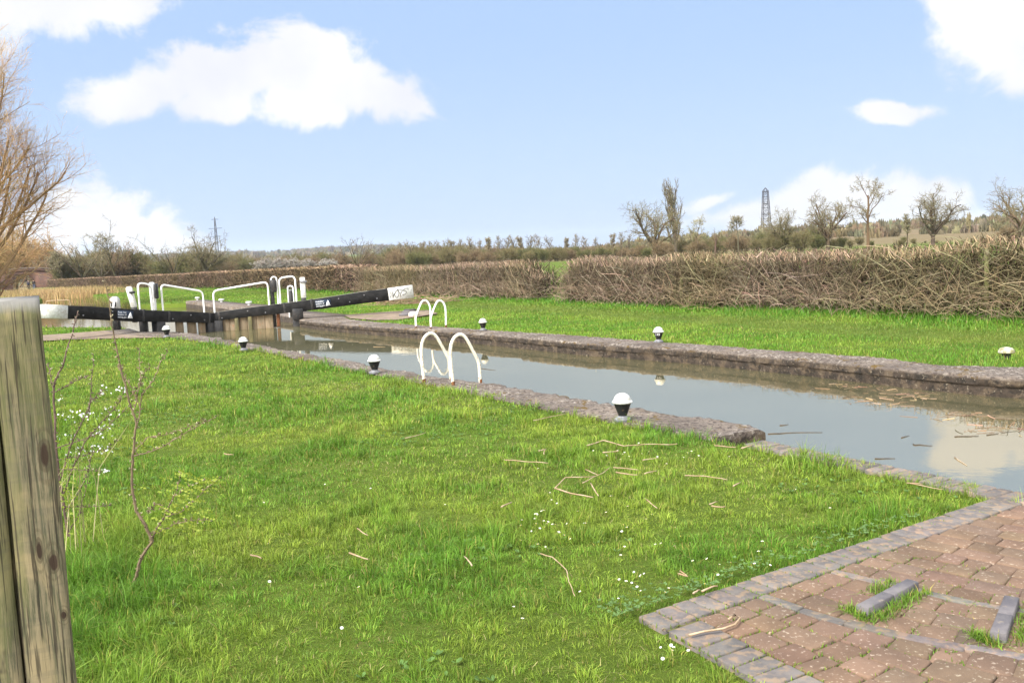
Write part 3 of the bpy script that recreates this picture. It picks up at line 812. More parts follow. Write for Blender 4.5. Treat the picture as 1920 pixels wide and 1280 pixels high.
def rail(parent, pts, r=0.028, name='handrail', m=None, n=10):
    """rounded-corner tube through pts"""
    pts = [np.array(p, float) for p in pts]; out = [pts[0]]
    for i in range(1, len(pts) - 1):
        a, b, c = pts[i - 1], pts[i], pts[i + 1]; rr = min(0.16, 0.45 * np.linalg.norm(a - b), 0.45 * np.linalg.norm(c - b))
        p0 = b + unit(a - b) * rr; p1 = b + unit(c - b) * rr
        for k in np.linspace(0, 1, 7): out.append((1 - k) ** 2 * p0 + 2 * k * (1 - k) * b + k * k * p1)
    out.append(pts[-1])
    return MB().tube(out, r, n).build(name, m or M['white_clean'], parent, True)


def pole_box(parent, name, x, y0, y1, Y, wpx, m, depth=None, lean=0.0, bev=0.01):
    """upright timber seen at image column x between rows y0 (top) and y1 (foot), at depth Y"""
    a = at(x, y1, Y); top = at(x, y0, Y)[2]; wd = wpx / FPX * Y
    b = a.copy(); b[2] = top; b[0] += lean
    ax = unit(b - a); ex = unit(np.array([1, 0.15, 0]) - ax * np.dot(np.array([1, 0.15, 0]), ax)); ey = np.cross(ax, ex)
    return MB().box((a + b) / 2, wd, depth or wd, np.linalg.norm(b - a), (ex, ey, ax), bev).build(name, m, parent)


def ironwork(info, P0, P1, pxs, strap):
    bo, d, side, up, fn = info; fs = face_of(side)
    for k, px in enumerate(pxs):
        c, h, wd = fn(on_beam(P0, P1, px)); q = c + fs * (wd / 2 - 0.004) + up * (h * (0.22 if k % 2 else -0.2)); a = unit(np.cross(fs, UP)); b = np.cross(fs, a)
        MB().add([q + a * .022 * math.cos(t_) + b * .022 * math.sin(t_) + fs * e for e in (0, .022) for t_ in np.arange(6) * math.pi / 3], [list(range(6)), list(range(6, 12))] + [(i, (i + 1) % 6, (i + 1) % 6 + 6, i + 6) for i in range(6)]).build('bolt', M['iron'], bo)
    for px in strap:
        c, h, wd = fn(on_beam(P0, P1, px)); MB().box(c, 0.075, wd + 0.016, h + 0.016, (d, side, up), 0.004).build('iron_strap', M['black'], bo)


# left gate
LP0, LP1 = at(80, 583.5, 25.0), at(399, 597, 29.5)
lg = thing('lock_gate', 'left lock gate with long black balance beam ending white beside the wooden post', 'lock gate', (*at(270, 589, 27.5)[:2], 0), 'mitre gates of the lock')
linfo = beam(lg, LP0, LP1, 0.375, 0.33, 0.34, 0.30, 0.0 + np.linalg.norm(LP1 - LP0) * on_beam(LP0, LP1, 121))
sticker(linfo[0], LP0, LP1, linfo, 229, 0, ['Keep clear', 'beware of', 'moving gate'])


ironwork(linfo, LP0, LP1, [150, 205, 318, 352, 378], [264, 312, 388])


def bp(info, P0, P1, px, dz=0.0, back=0.0):
    f = on_beam(P0, P1, px); c, h, wd = info[4](f); return c + info[3] * (h / 2 + dz) - face_of(info[2]) * back, h, wd


def leaf_parts(g, info, P0, P1, heel_px, mitre_px, boards, greens):
    d = unit(np.array([*(P1 - P0)[:2], 0])); n = np.array([-d[1], d[0], 0])
    ph = info[4](on_beam(P0, P1, heel_px))[0]; pm = info[4](on_beam(P0, P1, mitre_px))[0]
    for nm, p, wx, zt in (('heel_post', ph, 0.30, -0.02), ('mitre_post', pm, 0.27, -0.02)):
        zt = p[2] - 0.12
        MB().box(np.array([p[0], p[1], (zt - 1.0) / 2]), wx, 0.30, zt + 1.0, (d, n, UP), 0.015).build(nm, M['black'], g)
    for (a, b) in boards:
        qa = info[4](on_beam(P0, P1, a))[0]; qb = info[4](on_beam(P0, P1, b))[0]; c = (qa + qb) / 2; zt = c[2] - 0.10
        MB().box(np.array([c[0], c[1], (zt - 1.0) / 2]), np.linalg.norm((qb - qa)[:2]) - 0.006, 0.09, zt + 1.0, (d, n, UP), 0.012).build('gate_board', M['board'], g)
    for (a, b) in greens:
        qa = info[4](on_beam(P0, P1, a))[0]; qb = info[4](on_beam(P0, P1, b))[0]; c = (qa + qb) / 2 - n * 0.09 * np.sign(np.dot(n, [0, 1, 0])); zt = c[2] - 0.10
        MB().box(np.array([c[0], c[1], (zt - 1.0) / 2]), np.linalg.norm((qb - qa)[:2]), 0.10, zt + 1.0, (d, n, UP), 0.012).build('gate_batten', M['board_green'], g)


leaf_parts(lg, linfo, LP0, LP1, 296, 391, [(328, 342), (350, 366), (371, 383)], [])
# paddle gear and rails standing on the left gate
for (x0, y0, x1, y1) in ((262, 530, 286, 533), (305.5, 533, 383, 546)):
    f0 = bp(linfo, LP0, LP1, x0)[0]; f1 = bp(linfo, LP0, LP1, x1)[0]
    a = f0.copy(); a[2] -= 0.05; b = at(x0, y0, f0[1]); c = at(x1, y1, f1[1]); e = f1.copy(); e[2] -= 0.05
    rail(lg, [a, [a[0], a[1], b[2]], [e[0], e[1], c[2]], e])
fp = bp(linfo, LP0, LP1, 292)[0]
pp = pole_box(lg, 'paddle_post', 289, 529, 583, fp[1] + 0.02, 8.5, M['white_clean'], 0.22, bev=0.03)
pole_box(pp, 'gear_case', 294.5, 531, 560, fp[1] - 0.06, 5.5, M['black'], 0.20, bev=0.03).location
pole_box(pp, 'rack', 295, 560, 630, fp[1] + 0.05, 3.5, M['black'], 0.1)
pole_box(lg, 'gate_post', 271, 592, 626, fp[1] - 0.1, 13, M['black'], 0.25)
fp = bp(linfo, LP0, LP1, 253)[0]
p2 = pole_box(lg, 'paddle_post', 252, 537, 577, fp[1] + 0.05, 11, M['white'], 0.14, lean=-0.12, bev=0.035)
pole_box(p2, 'bracket', 248, 546, 550, fp[1] - 0.05, 10, M['black'], 0.1)
pole_box(lg, 'paddle_foot', 254, 576, 604, fp[1] + 0.05, 9.5, M['black'], 0.14)
# ground paddle stand left of the gate
gs = at(220, 618, 28.9); gs[2] = 0
ps = thing('paddle_stand', 'round topped white and black paddle stand behind the left balance beam', 'paddle stand', gs, None)
zt = at(220, 555.5, 28.9)[2]; w2 = 0.125
poly = [(-w2, 0.62), (w2, 0.62), (w2, zt - w2)] + [(w2 * math.cos(a), zt - w2 + w2 * math.sin(a)) for a in np.linspace(0.2, math.pi - 0.2, 9)] + [(-w2, zt - w2)]
MB().prism(poly, (0, 1, 0), 0.20, gs + np.array([0, -0.1, 0]), (1, 0, 0), UP).build('housing', M['white'], ps)
MB().box(gs + np.array([0, 0, 0.31]), 0.19, 0.17, 0.62, None, 0.01).build('pedestal', M['black'], ps)
MB().box(gs + np.array([0.0, -0.115, zt - 0.24]), 0.16, 0.025, 0.15, None, 0.01).build('gear_plate', M['black'], ps)
MB().box(gs + np.array([0.015, -0.14, zt - 0.28]), 0.06, 0.03, 0.22, (unit([1, 0, -0.15]), np.array([0, 1.0, 0]), unit([0.15, 0, 1])), 0.008).build('pawl', M['white_clean'], ps)

# right gate
RP0, RP1 = at(774, 546, 30.6), at(401, 594.5, 29.5)
rg = thing('lock_gate', 'right lock gate with black beam rising to a white end scrawled with graffiti', 'lock gate', (*at(560, 572, 30.0)[:2], 0), 'mitre gates of the lock')
rinfo = beam(rg, RP0, RP1, 0.42, 0.27, 0.34, 0.28, np.linalg.norm(RP1 - RP0) * on_beam(RP0, RP1, 728))
sticker(rinfo[0], RP0, RP1, rinfo, 606, 0, ['Keep clear', 'beware of', 'moving gate'])
ironwork(rinfo, RP0, RP1, [417, 466, 498, 636, 655, 683, 706], [412, 534, 585])
leaf_parts(rg, rinfo, RP0, RP1, 556, 409, [(416, 430), (430, 448), (448, 463), (463, 480), (480, 496), (496, 511)], [(440, 447), (465, 472)])
for (x0, y0, x1, y1) in ((404, 545, 506, 528), (527.5, 521, 557.5, 517)):
    f0 = bp(rinfo, RP0, RP1, x0)[0]; f1 = bp(rinfo, RP0, RP1, x1)[0]
    a = f0.copy(); a[2] -= 0.05; b = at(x0, y0, f0[1]); c = at(x1, y1, f1[1]); e = f1.copy(); e[2] -= 0.05
    rail(rg, [a, [a[0], a[1], b[2]], [e[0], e[1], c[2]], e])
fp = bp(rinfo, RP0, RP1, 517)[0]
pg = pole_box(rg, 'paddle_post', 515, 521, 613, fp[1] + 0.1, 7, M['black'], 0.14, bev=0.03)
a = bp(rinfo, RP0, RP1, 523)[0]; rail(pg, [a, [a[0], a[1], at(524, 519, a[1])[2]], at(509, 519, a[1]), at(508, 530, a[1])], 0.022, 'guard_rail')
pole_box(pg, 'gear_case', 514, 524, 548, fp[1] - 0.02, 11, M['black'], 0.2, bev=0.04)
pole_box(pg, 'rusty_rod', 523, 585, 612, fp[1] + 0.05, 6, M['rust'], 0.1)
fp = bp(rinfo, RP0, RP1, 570)[0]
pw = pole_box(rg, 'paddle_post', 569.5, 519.5, 559, fp[1] + 0.05, 9.5, M['white'], 0.12, bev=0.02)
pole_box(pw, 'post_foot', 571, 557, 583.5, fp[1] + 0.05, 8.5, M['black'], 0.12)
pole_box(pw, 'collar', 569, 526, 530, fp[1] - 0.02, 12.5, M['iron'], 0.05)
hb = at(557, 598, 29.9)
MB().box(np.array([hb[0] + 0.03, hb[1], 0.16]), 0.34, 0.34, 0.36, (unit([1, 0.3, 0]), unit([-0.3, 1, 0]), UP), 0.02).build('heel_block', M['black'], rg)
# graffiti strokes on the white end
f = on_beam(RP0, RP1, 750); c, h, wd = rinfo[4](f); fs = face_of(rinfo[2]); ex = -rinfo[1] if np.dot(rinfo[1], _r) < 0 else rinfo[1]; ey = rinfo[3]
strokes = [[(-.30, .10), (-.30, -.02), (-.33, -.12)], [(-.25, .12), (-.25, -.08), (-.25, -.13)], [(-.25, -.12), (-.20, .02)],
           [(-.07, .14), (-.14, .08), (-.19, -.02), (-.16, -.12), (-.12, -.14), (-.07, -.08), (-.05, .02), (-.08, .14)],
           [(-.07, .14), (-.02, .02), (.0, -.08), (.01, -.14)], [(-.07, .14), (.05, .11), (.06, .06), (.03, .01), (-.02, -.02)],
           [(.26, .14), (.18, .14), (.06, .08), (.16, .07), (.20, .03), (.18, -.03), (.12, -.07), (.05, -.08)], [(.26, .14), (.26, .08)]]
gm = MB()
for sk in strokes:
    pts = [c + fs * (wd / 2 + 0.007) + ex * (a * 1.05) + ey * (b * 0.95) for a, b in sk]
    fine = []
    for i in range(len(pts) - 1):
        for k in np.linspace(0, 1, 5)[:-1]: fine.append(pts[i] * (1 - k) + pts[i + 1] * k)
    fine.append(pts[-1]); gm.tube(fine, 0.008, 5)
gm.build('graffiti', M['ink'], rinfo[0])
# arched ground paddle beside the heel post
gb = at(548, 590, 31.0); gb[2] = 0
pa = thing('paddle_stand', 'small white arched paddle stand with black gear behind the right beam', 'paddle stand', gb)
zt = at(548, 536, 31.0)[2]
rail(pa, [gb + np.array([-0.09, 0, 0]), gb + np.array([-0.09, 0, zt]), gb + np.array([0.09, 0, zt]), gb + np.array([0.09, 0, 0])], 0.025, 'guard_hoop')
MB().box(gb + np.array([0, 0.0, zt * 0.42]), 0.11, 0.13, zt * 0.84, None, 0.02).build('gear_case', M['black'], pa)
MB().lathe([(0.05, -0.03), (0.05, 0.03)], gb + np.array([0, 0, zt * 0.86]), 14).build('pinion', M['iron'], pa)

# ---------------------------------------------------------------- bollards
def bollard(label, px, py, k=1.0, num=None):
    p = gp(px, py, 0.01); b = thing('mooring_bollard', label, 'bollard', p, 'cast iron bollards along the lock')
    MB().lathe([(0.085 * k, -0.01), (0.088 * k, 0.012), (0.06 * k, 0.03), (0.047 * k, 0.045)], p, 28).build('base', M['iron'], b, True)
    MB().lathe([(0.045 * k, 0.03), (0.046 * k, 0.055), (0.062 * k, 0.10), (0.082 * k, 0.155), (0.088 * k, 0.170 * k)], p, 28).build('body', M['black'], b, True)
    dome = [(0.080 * k, 0.166 * k), (0.100 * k, 0.176 * k), (0.104 * k, 0.186 * k), (0.098 * k, 0.196 * k), (0.086 * k, 0.200 * k)]
    dome += [(0.086 * k * math.cos(a), (0.200 + 0.075 * math.sin(a)) * k) for a in np.linspace(0.12, 1.45, 9)]
    MB().lathe(dome, p, 28).build('cap', M['white'], b, True)
    if num:
        V, F = text_mesh(num, 0.055); V = V - V.mean(0); d = unit(np.array([-p[0], -p[1], 0])); ex = np.cross(UP, d) * 1
        ms = MB()
        pts = [p + ex * v[0] * 1.1 + UP * (0.14 + v[1] * 1.1) + d * (0.079 + v[1] * 0.3) for v in V]
        ms.add(pts, F); npmesh('number', np.array(ms.v), polys=ms.f, mat=M['print_white'], parent=b)
    return b


bollard('large black and white bollard nearest the camera at the end of the near coping', 1168, 787)
bollard('black and white bollard just left of the near ladder on the near coping', 703, 698.5, 1.03)
bollard('black and white bollard on the near coping below the gate handrails', 457, 656, 1.02)
bollard('black and white bollard under the left beam beside the white reflection', 313, 631, 1.1)
bollard('black and white bollard on the far bank just right of the far ladder', 906, 618.5, 1.0)
bollard('black and white bollard with a painted number on the far coping', 1235, 640.5, 1.0, '149')
p = gp(1887, 668)
b = thing('mooring_bollard', 'squat mossy white capped bollard half sunk in the far bank grass', 'bollard', p)
MB().lathe([(0.055, -0.05), (0.055, 0.045)], p, 20).build('body', M['black'], b, True)
MB().lathe([(0.085, 0.04), (0.104, 0.055), (0.100, 0.085), (0.075, 0.115), (0.03, 0.128)], p, 24).build('cap', mat('mossy_cap', (0.42, 0.40, 0.33), (0.20, 0.18, 0.08), 12, rough=0.8, bump=0.2), b, True)
p = gp(776, 592)
o = MB().lathe([(0.15, -0.05), (0.17, 0.02), (0.16, 0.10), (0.10, 0.135)], p, 14).build('marker_stone', mat('pale_stone', (0.62, 0.58, 0.50), (0.40, 0.34, 0.26), 10, rough=.9, bump=.3), loc=p)
tag(o, 'low pale stone beside the raised grips and the far ladder', 'stone')
for k, (px, py) in enumerate([(370.5, 562.5), (415.5, 566.5), (467, 572)]):
    p = gp(px, py, 0.10); b = thing('landing_post', 'small white mooring post on the landing stage, %s of three' % ['farthest left', 'middle', 'nearest the right gate'][k], 'mooring post', p, 'white posts on the landing stage')
    MB().lathe([(0.06, 0), (0.06, 0.11)], p, 12).build('stem', M['white_clean'], b, True)
    MB().lathe([(0.13, 0.10), (0.14, 0.13), (0.13, 0.17)], p, 14).build('head', M['white_clean'], b, True)


# ---------------------------------------------------------------- ladders
def ladder(label, feet, side, r, m, rungs=True):
    """feet: two (s, t_back) positions; loop runs across the coping towards the water"""
    base = xyz((feet[0][0] + feet[1][0]) / 2, feet[0][1], 0)
    L = thing('escape_ladder', label, 'ladder', base, 'safety ladders on the lock')
    prof = [(0, 0), (-0.015, 0.25), (-0.02, 0.45), (0.0, 0.56), (0.05, 0.645), (0.12, 0.685), (0.18, 0.675), (0.23, 0.63), (0.29, 0.52), (0.385, 0.33), (0.41, 0.26), (0.415, 0.18), (0.42, -0.25), (0.42, -1.0)]
    # smooth the profile
    pr = np.array(prof); u = np.linspace(0, 1, len(pr)); uu = np.linspace(0, 1, 40)
    ps_ = np.stack([np.interp(uu, u, pr[:, 0]), np.interp(uu, u, pr[:, 1])], 1)
    for _ in range(2): ps_[1:-1] = 0.25 * ps_[:-2] + 0.5 * ps_[1:-1] + 0.25 * ps_[2:]
    for (s, t) in feet:
        pts = [xyz(s, t + side * a, z) for a, z in ps_]
        rl = MB().tube(pts, r, 12).build('rail', m, L, True)
        MB().tube([xyz(s, t, -0.01), xyz(s, t, 0.055)], r * 1.12, 12).build('foot', M['rust'], rl, True)
        if rungs: MB().tube([xyz(s, t + side * 0.42, -0.02), xyz(s, t + side * 0.42, 0.04)], r * 1.12, 12).build('foot', M['rust'], rl, True)
    for k in range(3):
        z = -0.14 - 0.28 * k
        MB().tube([xyz(feet[0][0], feet[0][1] + side * 0.42, z), xyz(feet[1][0], feet[1][1] + side * 0.42, z)], r * 0.7, 8).build('rung', M['rust'], L, True)
    return L


ladder('large cream tubular ladder rails with rusty feet standing on the near coping', [(11.56, 5.17 + 0.05), (10.97, 5.38)], 1, 0.0225, M['cream'])
ladder('white tubular ladder rails on the far coping across the water', [(21.35, 9.92), (20.66, 10.02)], -1, 0.024, M['white_clean'])

# ---------------------------------------------------------------- grass
def blades(name, X, Y, Z, L, Wd, C, lean=0.5, kind='stuff', dirs=None):
    n = len(X); a = rng.uniform(0, 2 * np.pi, n) if dirs is None else dirs; ln = np.abs(rng.normal(0, lean, n)) + 0.08; b = a + rng.normal(0, 1.2, n)
    dx, dy = np.cos(a), np.sin(a); wx, wy = -np.sin(b), np.cos(b)
    V = np.zeros((n, 5, 3), np.float32); B = np.stack([X, Y, Z], 1)
    side = np.stack([wx, wy, np.zeros(n)], 1) * (Wd / 2)[:, None]
    h1 = L * 0.55; h2 = L
    m1 = B + np.stack([dx * ln * h1 * 0.45, dy * ln * h1 * 0.45, h1 * np.cos(np.minimum(ln, 1.2) * 0.4)], 1)
    tp = B + np.stack([dx * ln * h2 * 1.05, dy * ln * h2 * 1.05, h2 * np.cos(np.minimum(ln, 1.35))], 1)
    V[:, 0] = B - side; V[:, 1] = B + side; V[:, 2] = m1 + side * 0.8; V[:, 3] = m1 - side * 0.8; V[:, 4] = tp
    k = np.arange(n)[:, None] * 5
    o = npmesh(name, V.reshape(-1, 3), quads=k + np.array([[0, 1, 2, 3]]), tris=k + np.array([[3, 2, 4]]), mat=M['grass'], col=np.repeat(C, 5, axis=0), smooth=True)
    return tag(o, kind=kind)


def gcol(x, y, n, lush=None):
    a = vnoise(x, y, 0.9, 21); b = vnoise(x, y, 3.2, 22); u = rng.random(n)
    c1 = np.array([0.225, 0.295, 0.036]); c2 = np.array([0.105, 0.215, 0.020]); c3 = np.array([0.28, 0.245, 0.06])
    f = np.clip(0.5 + (a - 0.5) * 1.5 + (b - 0.5) * 0.9 + (u - 0.5) * 0.7, 0, 1)[:, None]
    if lush is not None: f = np.clip(f - lush[:, None], 0, 1)
    C = c2 * (1 - f) + c1 * f
    C = C * (0.62 + 0.76 * rng.random(n))[:, None]
    st_ = rng.random(n) < 0.06 + 0.10 * np.clip(vnoise(x, y, 0.6, 23) - 0.45, 0, 1) * 2
    C[st_] = c3 * (0.7 + 0.7 * rng.random(st_.sum()))[:, None]
    return C


def clumps(X, Y, c):
    """tussocks: each blade leans away from the middle of its own clump; returns lean direction and a length factor"""
    i, j = np.floor(X / c), np.floor(Y / c); h = lambda k: (np.sin(i * 127.1 + j * 311.7 + k * 74.7) * 43758.5453) % 1.0
    cx, cy = (i + 0.2 + 0.6 * h(1)) * c, (j + 0.2 + 0.6 * h(2)) * c
    a = np.arctan2(Y - cy, X - cx) + rng.normal(0, 0.7, len(X)); d = np.hypot(X - cx, Y - cy) / c
    return a, (0.55 + 0.95 * h(3) ** 1.5) * (1.15 - 0.55 * np.clip(d, 0, 1)), h(4)


def wedge(n_per, y0, y1, wl=0.68, wr=0.68):
    area = 0.5 * (wl + wr) * (y1 * y1 - y0 * y0); n = int(area * n_per)
    Y = np.sqrt(rng.uniform(y0 * y0, y1 * y1, n)); X = rng.uniform(-wl, wr, n) * Y
    return X, Y


GX, GY, GL, GW, GC, GZ, GD = [], [], [], [], [], [], []
for (dens, y0, y1, wb) in ((11000, 2.6, 4.5, 0.0031), (8500, 4.5, 6.5, 0.0038), (4300, 6.5, 9.5, 0.0050), (2100, 9.5, 14, 0.0075), (900, 14, 20, 0.011), (480, 20, 30, 0.016), (150, 30, 60, 0.03)):
    X, Y = wedge(dens, y0, y1); s = X * DS[0] + Y * DS[1]; t = X * DT[0] + Y * DT[1]
    lim = lerp_line(LEFT_B, s) + 0.03 + 0.05 * vnoise(s, t, 5, 31); lim = np.where(s < 5.7, np.where(s < 3.6, 5.52, 5.70), lim)
    tuft = vnoise(X, Y, 1.5, 41) * 0.6 + vnoise(X, Y, 4.5, 42) * 0.4
    keep = (t < lim) & ~in_paving(s + 0.02 * (vnoise(s, t, 9, 4) - 0.3), t + 0.05 * (vnoise(s, t, 7, 5) - 0.2)) & ~((s > 27.5) & (t > 2.5) & (s < 31.5)) & (s < 90)
    pad = (s > 26) & (s < 31.6) & (t > 1.9 - (s - 28) * 1.4) & (t > -1.6)
    keep &= ~(pad & (s < 30.6))
    X, Y, s, t, tuft = X[keep], Y[keep], s[keep], t[keep], tuft[keep]; n = len(X)
    edge = np.exp(-np.clip((lerp_line(LEFT_B, s) - t), 0, 9) / 0.12) * (s > 6) + ((s < 4.7) & (t > 4.6)) * 0.5 * (vnoise(X, Y, 2, 77))
    L = (0.044 + 0.095 * np.clip(tuft - 0.38, 0, 1) ** 1.2 * 2 + 0.03 * edge + 0.030 * ((s < 5.66) & (t > 5.40))) * (0.6 + 0.8 * rng.random(n))
    leftwild = sst(-0.33, -0.45, X / Y) * sst(8.5, 5.5, Y); L = L * (1 + 1.1 * leftwild)
    L *= np.where(Y > 9, 1.15, 1.0)
    da, lf, hc = clumps(X, Y, np.where(Y < 8, 0.10, 0.16)); L = L * lf * 0.86; GD.append(da)
    W_ = wb * (0.6 + 0.8 * rng.random(n)); C = gcol(X, Y, n, np.clip(tuft - 0.5, 0, 1) * 1.3 + 0.35 * leftwild) * (0.80 + 0.45 * hc)[:, None]
    GZ.append(soil(X, Y, s, t, -1) - 0.012); GX.append(X); GY.append(Y); GL.append(L); GW.append(W_); GC.append(C)
X, Y, L, W_, C, Z_ = map(np.concatenate, (GX, GY, GL, GW, GC, GZ))
print('near blades', len(X))
blades('grass', X, Y, Z_, L, W_, C, 0.75, dirs=np.concatenate(GD))
# far bank turf and the taller growth at the hedge foot
HEDGE_LINE = [(2, 17.1), (10.4, 17.35), (16.2, 17.75), (23.1, 18.15), (30.4, 18.55), (37.7, 18.75), (44, 18.9), (60, 20.0), (74, 20.8), (94, 20.4), (134, 18.6), (190, 14.5), (225, 12.5)]
FX, FY, FL, FW, FC, FZ = [], [], [], [], [], []
for (dens, y0, y1, wb) in ((700, 9, 16, 0.009), (520, 16, 24, 0.014), (260, 24, 40, 0.022), (45, 40, 90, 0.05)):
    X, Y = wedge(dens, y0, y1); s = X * DS[0] + Y * DS[1]; t = X * DT[0] + Y * DT[1]
    hl = lerp_line(HEDGE_LINE, s); rb = lerp_line(RIGHT_B, s)
    keep = (t > rb + 0.03 + 0.09 * vnoise(s, t, 4, 3)) & (t < hl + 0.4)
    keep &= ~((s > 25.3) & (s < 29.3) & (t < 12.4) & (t > 9.9 + 0 * s) & (vnoise(s, t, 3, 8) < 0.85)) & ~((s > 28.8) & (s < 54) & (t < 10.9))
    X, Y, s, t, hl, rb = (q[keep] for q in (X, Y, s, t, hl, rb)); n = len(X)
    foot = np.exp(-np.clip(hl - t - 0.5, 0, 9) / 0.8); trod = np.exp(-((hl - t - 3.0) / 1.1) ** 2)
    L = (0.035 + 0.05 * vnoise(X, Y, 1.2, 44) + 0.17 * foot * vnoise(X, Y, 0.9, 45)) * (0.6 + 0.8 * rng.random(n)) * (1 - 0.35 * trod)
    C = gcol(X, Y, n, 0.9 * foot)
    C = C * (1 - trod[:, None] * 0.55) + trod[:, None] * 0.55 * np.array([0.145, 0.135, 0.04])
    C = C * np.array([0.92, 1.03, 1.0])
    FZ.append(soil(X, Y, s, t, 1) - 0.012); FX.append(X); FY.append(Y); FL.append(L); FW.append(wb * (0.6 + 0.8 * rng.random(n))); FC.append(C)
X, Y, L, W_, C = map(np.concatenate, (FX, FY, FL, FW, FC))
blades('far_bank_grass', X, Y, np.concatenate(FZ), L, W_, C, 0.5)
# low broad-leaved weeds and dead thatch in the lawn
X, Y = wedge(60, 2.8, 13); s = X * DS[0] + Y * DS[1]; t = X * DT[0] + Y * DT[1]
kp = (t < lerp_line(LEFT_B, s) - 0.1) & ~in_paving(s, t) & (vnoise(X, Y, 1.1, 66) > 0.56) & ((s > 5.7) | (t < 5.4)); X, Y, s, t = X[kp], Y[kp], s[kp], t[kp]; n = len(X); lv = 6
a = rng.uniform(0, 2 * np.pi, (n, lv)); R = rng.uniform(0.012, 0.032, (n, lv)); c = np.stack([np.cos(a), np.sin(a), np.full(a.shape, 0.5)], -1); q = np.stack([-np.sin(a), np.cos(a), np.zeros(a.shape)], -1)
B = np.stack([X, Y, soil(X, Y, s, t, -1) + 0.012], -1)[:, None, :]
V = np.stack([B + 0 * c, B + c * R[..., None] * 0.6 + q * R[..., None] * 0.33, B + c * R[..., None], B + c * R[..., None] * 0.6 - q * R[..., None] * 0.33], 2).reshape(-1, 3)
o = npmesh('lawn_weeds', V, quads=np.arange(len(V)).reshape(-1, 4), mat=M['grass'], col=np.repeat(np.array([[0.085, 0.155, 0.035]]) * rng.uniform(.6, 1.5, (n * lv, 1)), 4, axis=0)); tag(o, kind='stuff')
X, Y = wedge(420, 2.8, 14); s = X * DS[0] + Y * DS[1]; t = X * DT[0] + Y * DT[1]
kp = (t < lerp_line(LEFT_B, s) - 0.05) & ~in_paving(s, t) & (rng.random(len(X)) < np.clip(vnoise(X, Y, 0.8, 67) * 0.6 + vnoise(X, Y, 3, 68) * 0.5 - 0.45, 0.02, 1) * 1.5) & ((s > 5.7) | (t < 5.5)); X, Y, s, t = X[kp], Y[kp], s[kp], t[kp]; n = len(X)
blades('dead_thatch', X, Y, soil(X, Y, s, t, -1) + 0.005, rng.uniform(.02, .05, n), np.full(n, .0022) * (1 + Y / 8), np.array([[0.27, 0.235, 0.095]]) * np.exp(rng.normal(0, .3, (n, 1))), 1.1)
# moss and weeds in the joints of the path
n = 5200; s = rng.uniform(1.2, 3.5, n); t = rng.uniform(2.5, 5.5, n)
g = np.full(n, False)
jt = []
for it in pav_items + blue_items + edge_items:
    a, b, c, d = it[:4]
    if b < 1.0: continue
    m = 26; k = rng.integers(0, 4, m); u = rng.random(m)
    jt += [((a if kk == 0 else b if kk == 1 else a + (b - a) * uu), (c if kk == 2 else d if kk == 3 else c + (d - c) * uu)) for kk, uu in zip(k, u)]
jt = np.array(jt); jt = jt[(vnoise(jt[:, 0], jt[:, 1], 2.6, 61) + (jt[:, 1] < 3.4) * 0.14 + (jt[:, 1] > 4.3) * -0.2) > 0.42]
ex_ = []
for (a0, b0, a1, b1, m) in ((2.60, 3.30, 2.68, 3.76, 420), (2.10, 3.55, 2.27, 3.95, 380), (2.62, 3.27, 2.76, 3.31, 250), (2.15, 3.46, 2.27, 3.5, 250), (2.8, 3.55, 2.86, 3.76, 200)):
    u = rng.random(m); ex_.append(np.stack([a0 + (a1 - a0) * u + rng.normal(0, 0.022, m), b0 + (b1 - b0) * u + rng.normal(0, 0.015, m)], 1))
jl = np.concatenate([np.full(len(jt), 0.020), np.full(sum(map(len, ex_)), 0.05)]); jt = np.concatenate([jt] + ex_); n = len(jt)
P = xy(jt[:, 0], jt[:, 1]); cc = gcol(P[:, 0], P[:, 1], n) * np.array([1.05, 0.95, 1])
blades('path_weeds', P[:, 0], P[:, 1], np.full(n, -0.010), jl * (0.5 + rng.random(n)), np.full(n, 0.0045), cc, 0.9)
# broad-leaved weeds (small rosettes) along the path edge
n = 260; t = 2.4 + 2.4 * rng.random(n) ** 1.5; s = 3.33 + (t - 2.5) * 0.045 + np.abs(rng.normal(0, 0.08, n)) * (0.4 + vnoise(t, t * 0, 3, 3)); P = xy(s, t); lv = 5
a = rng.uniform(0, 2 * np.pi, (n, lv)); R = rng.uniform(0.008, 0.021, (n, lv)); c = np.stack([np.cos(a), np.sin(a), np.full(a.shape, 0.35)], -1); q = np.stack([-np.sin(a), np.cos(a), np.zeros(a.shape)], -1)
B = np.concatenate([P, np.full((n, 1), 0.012)], 1)[:, None, :]
V = np.stack([B + 0 * c, B + c * R[..., None] * 0.6 + q * R[..., None] * 0.35, B + c * R[..., None], B + c * R[..., None] * 0.6 - q * R[..., None] * 0.35], 2).reshape(-1, 3)
o = npmesh('path_side_weeds', V, quads=np.arange(len(V)).reshape(-1, 4), mat=M['grass'], col=np.repeat(np.array([[0.10, 0.17, 0.05]]) * rng.uniform(.7, 1.4, (n * lv, 1)), 4, axis=0)); tag(o, kind='stuff')
# ---------------------------------------------------------------- hedges
def hline(s): return lerp_line(HEDGE_LINE, s)


def wiggle(P0, D, L, K, wig, grav, r):
    """random curved strands: start, unit direction, length"""
    N = len(P0); P = np.zeros((N, K, 3)); P[:, 0] = P0; D = D / (np.linalg.norm(D, axis=1)[:, None] + 1e-9); st_ = (L / (K - 1))[:, None]
    for k in range(1, K):
        D = D + r.normal(0, wig, (N, 3)) + np.array([0, 0, grav]); D /= np.linalg.norm(D, axis=1)[:, None]
        P[:, k] = P[:, k - 1] + D * st_
    return P


def rad(N, K, r0, r1, r): return (r0 * np.exp(np.clip(r.normal(0, 0.3, N), -.6, .4)))[:, None] * np.linspace(1, r1, K)[None, :]


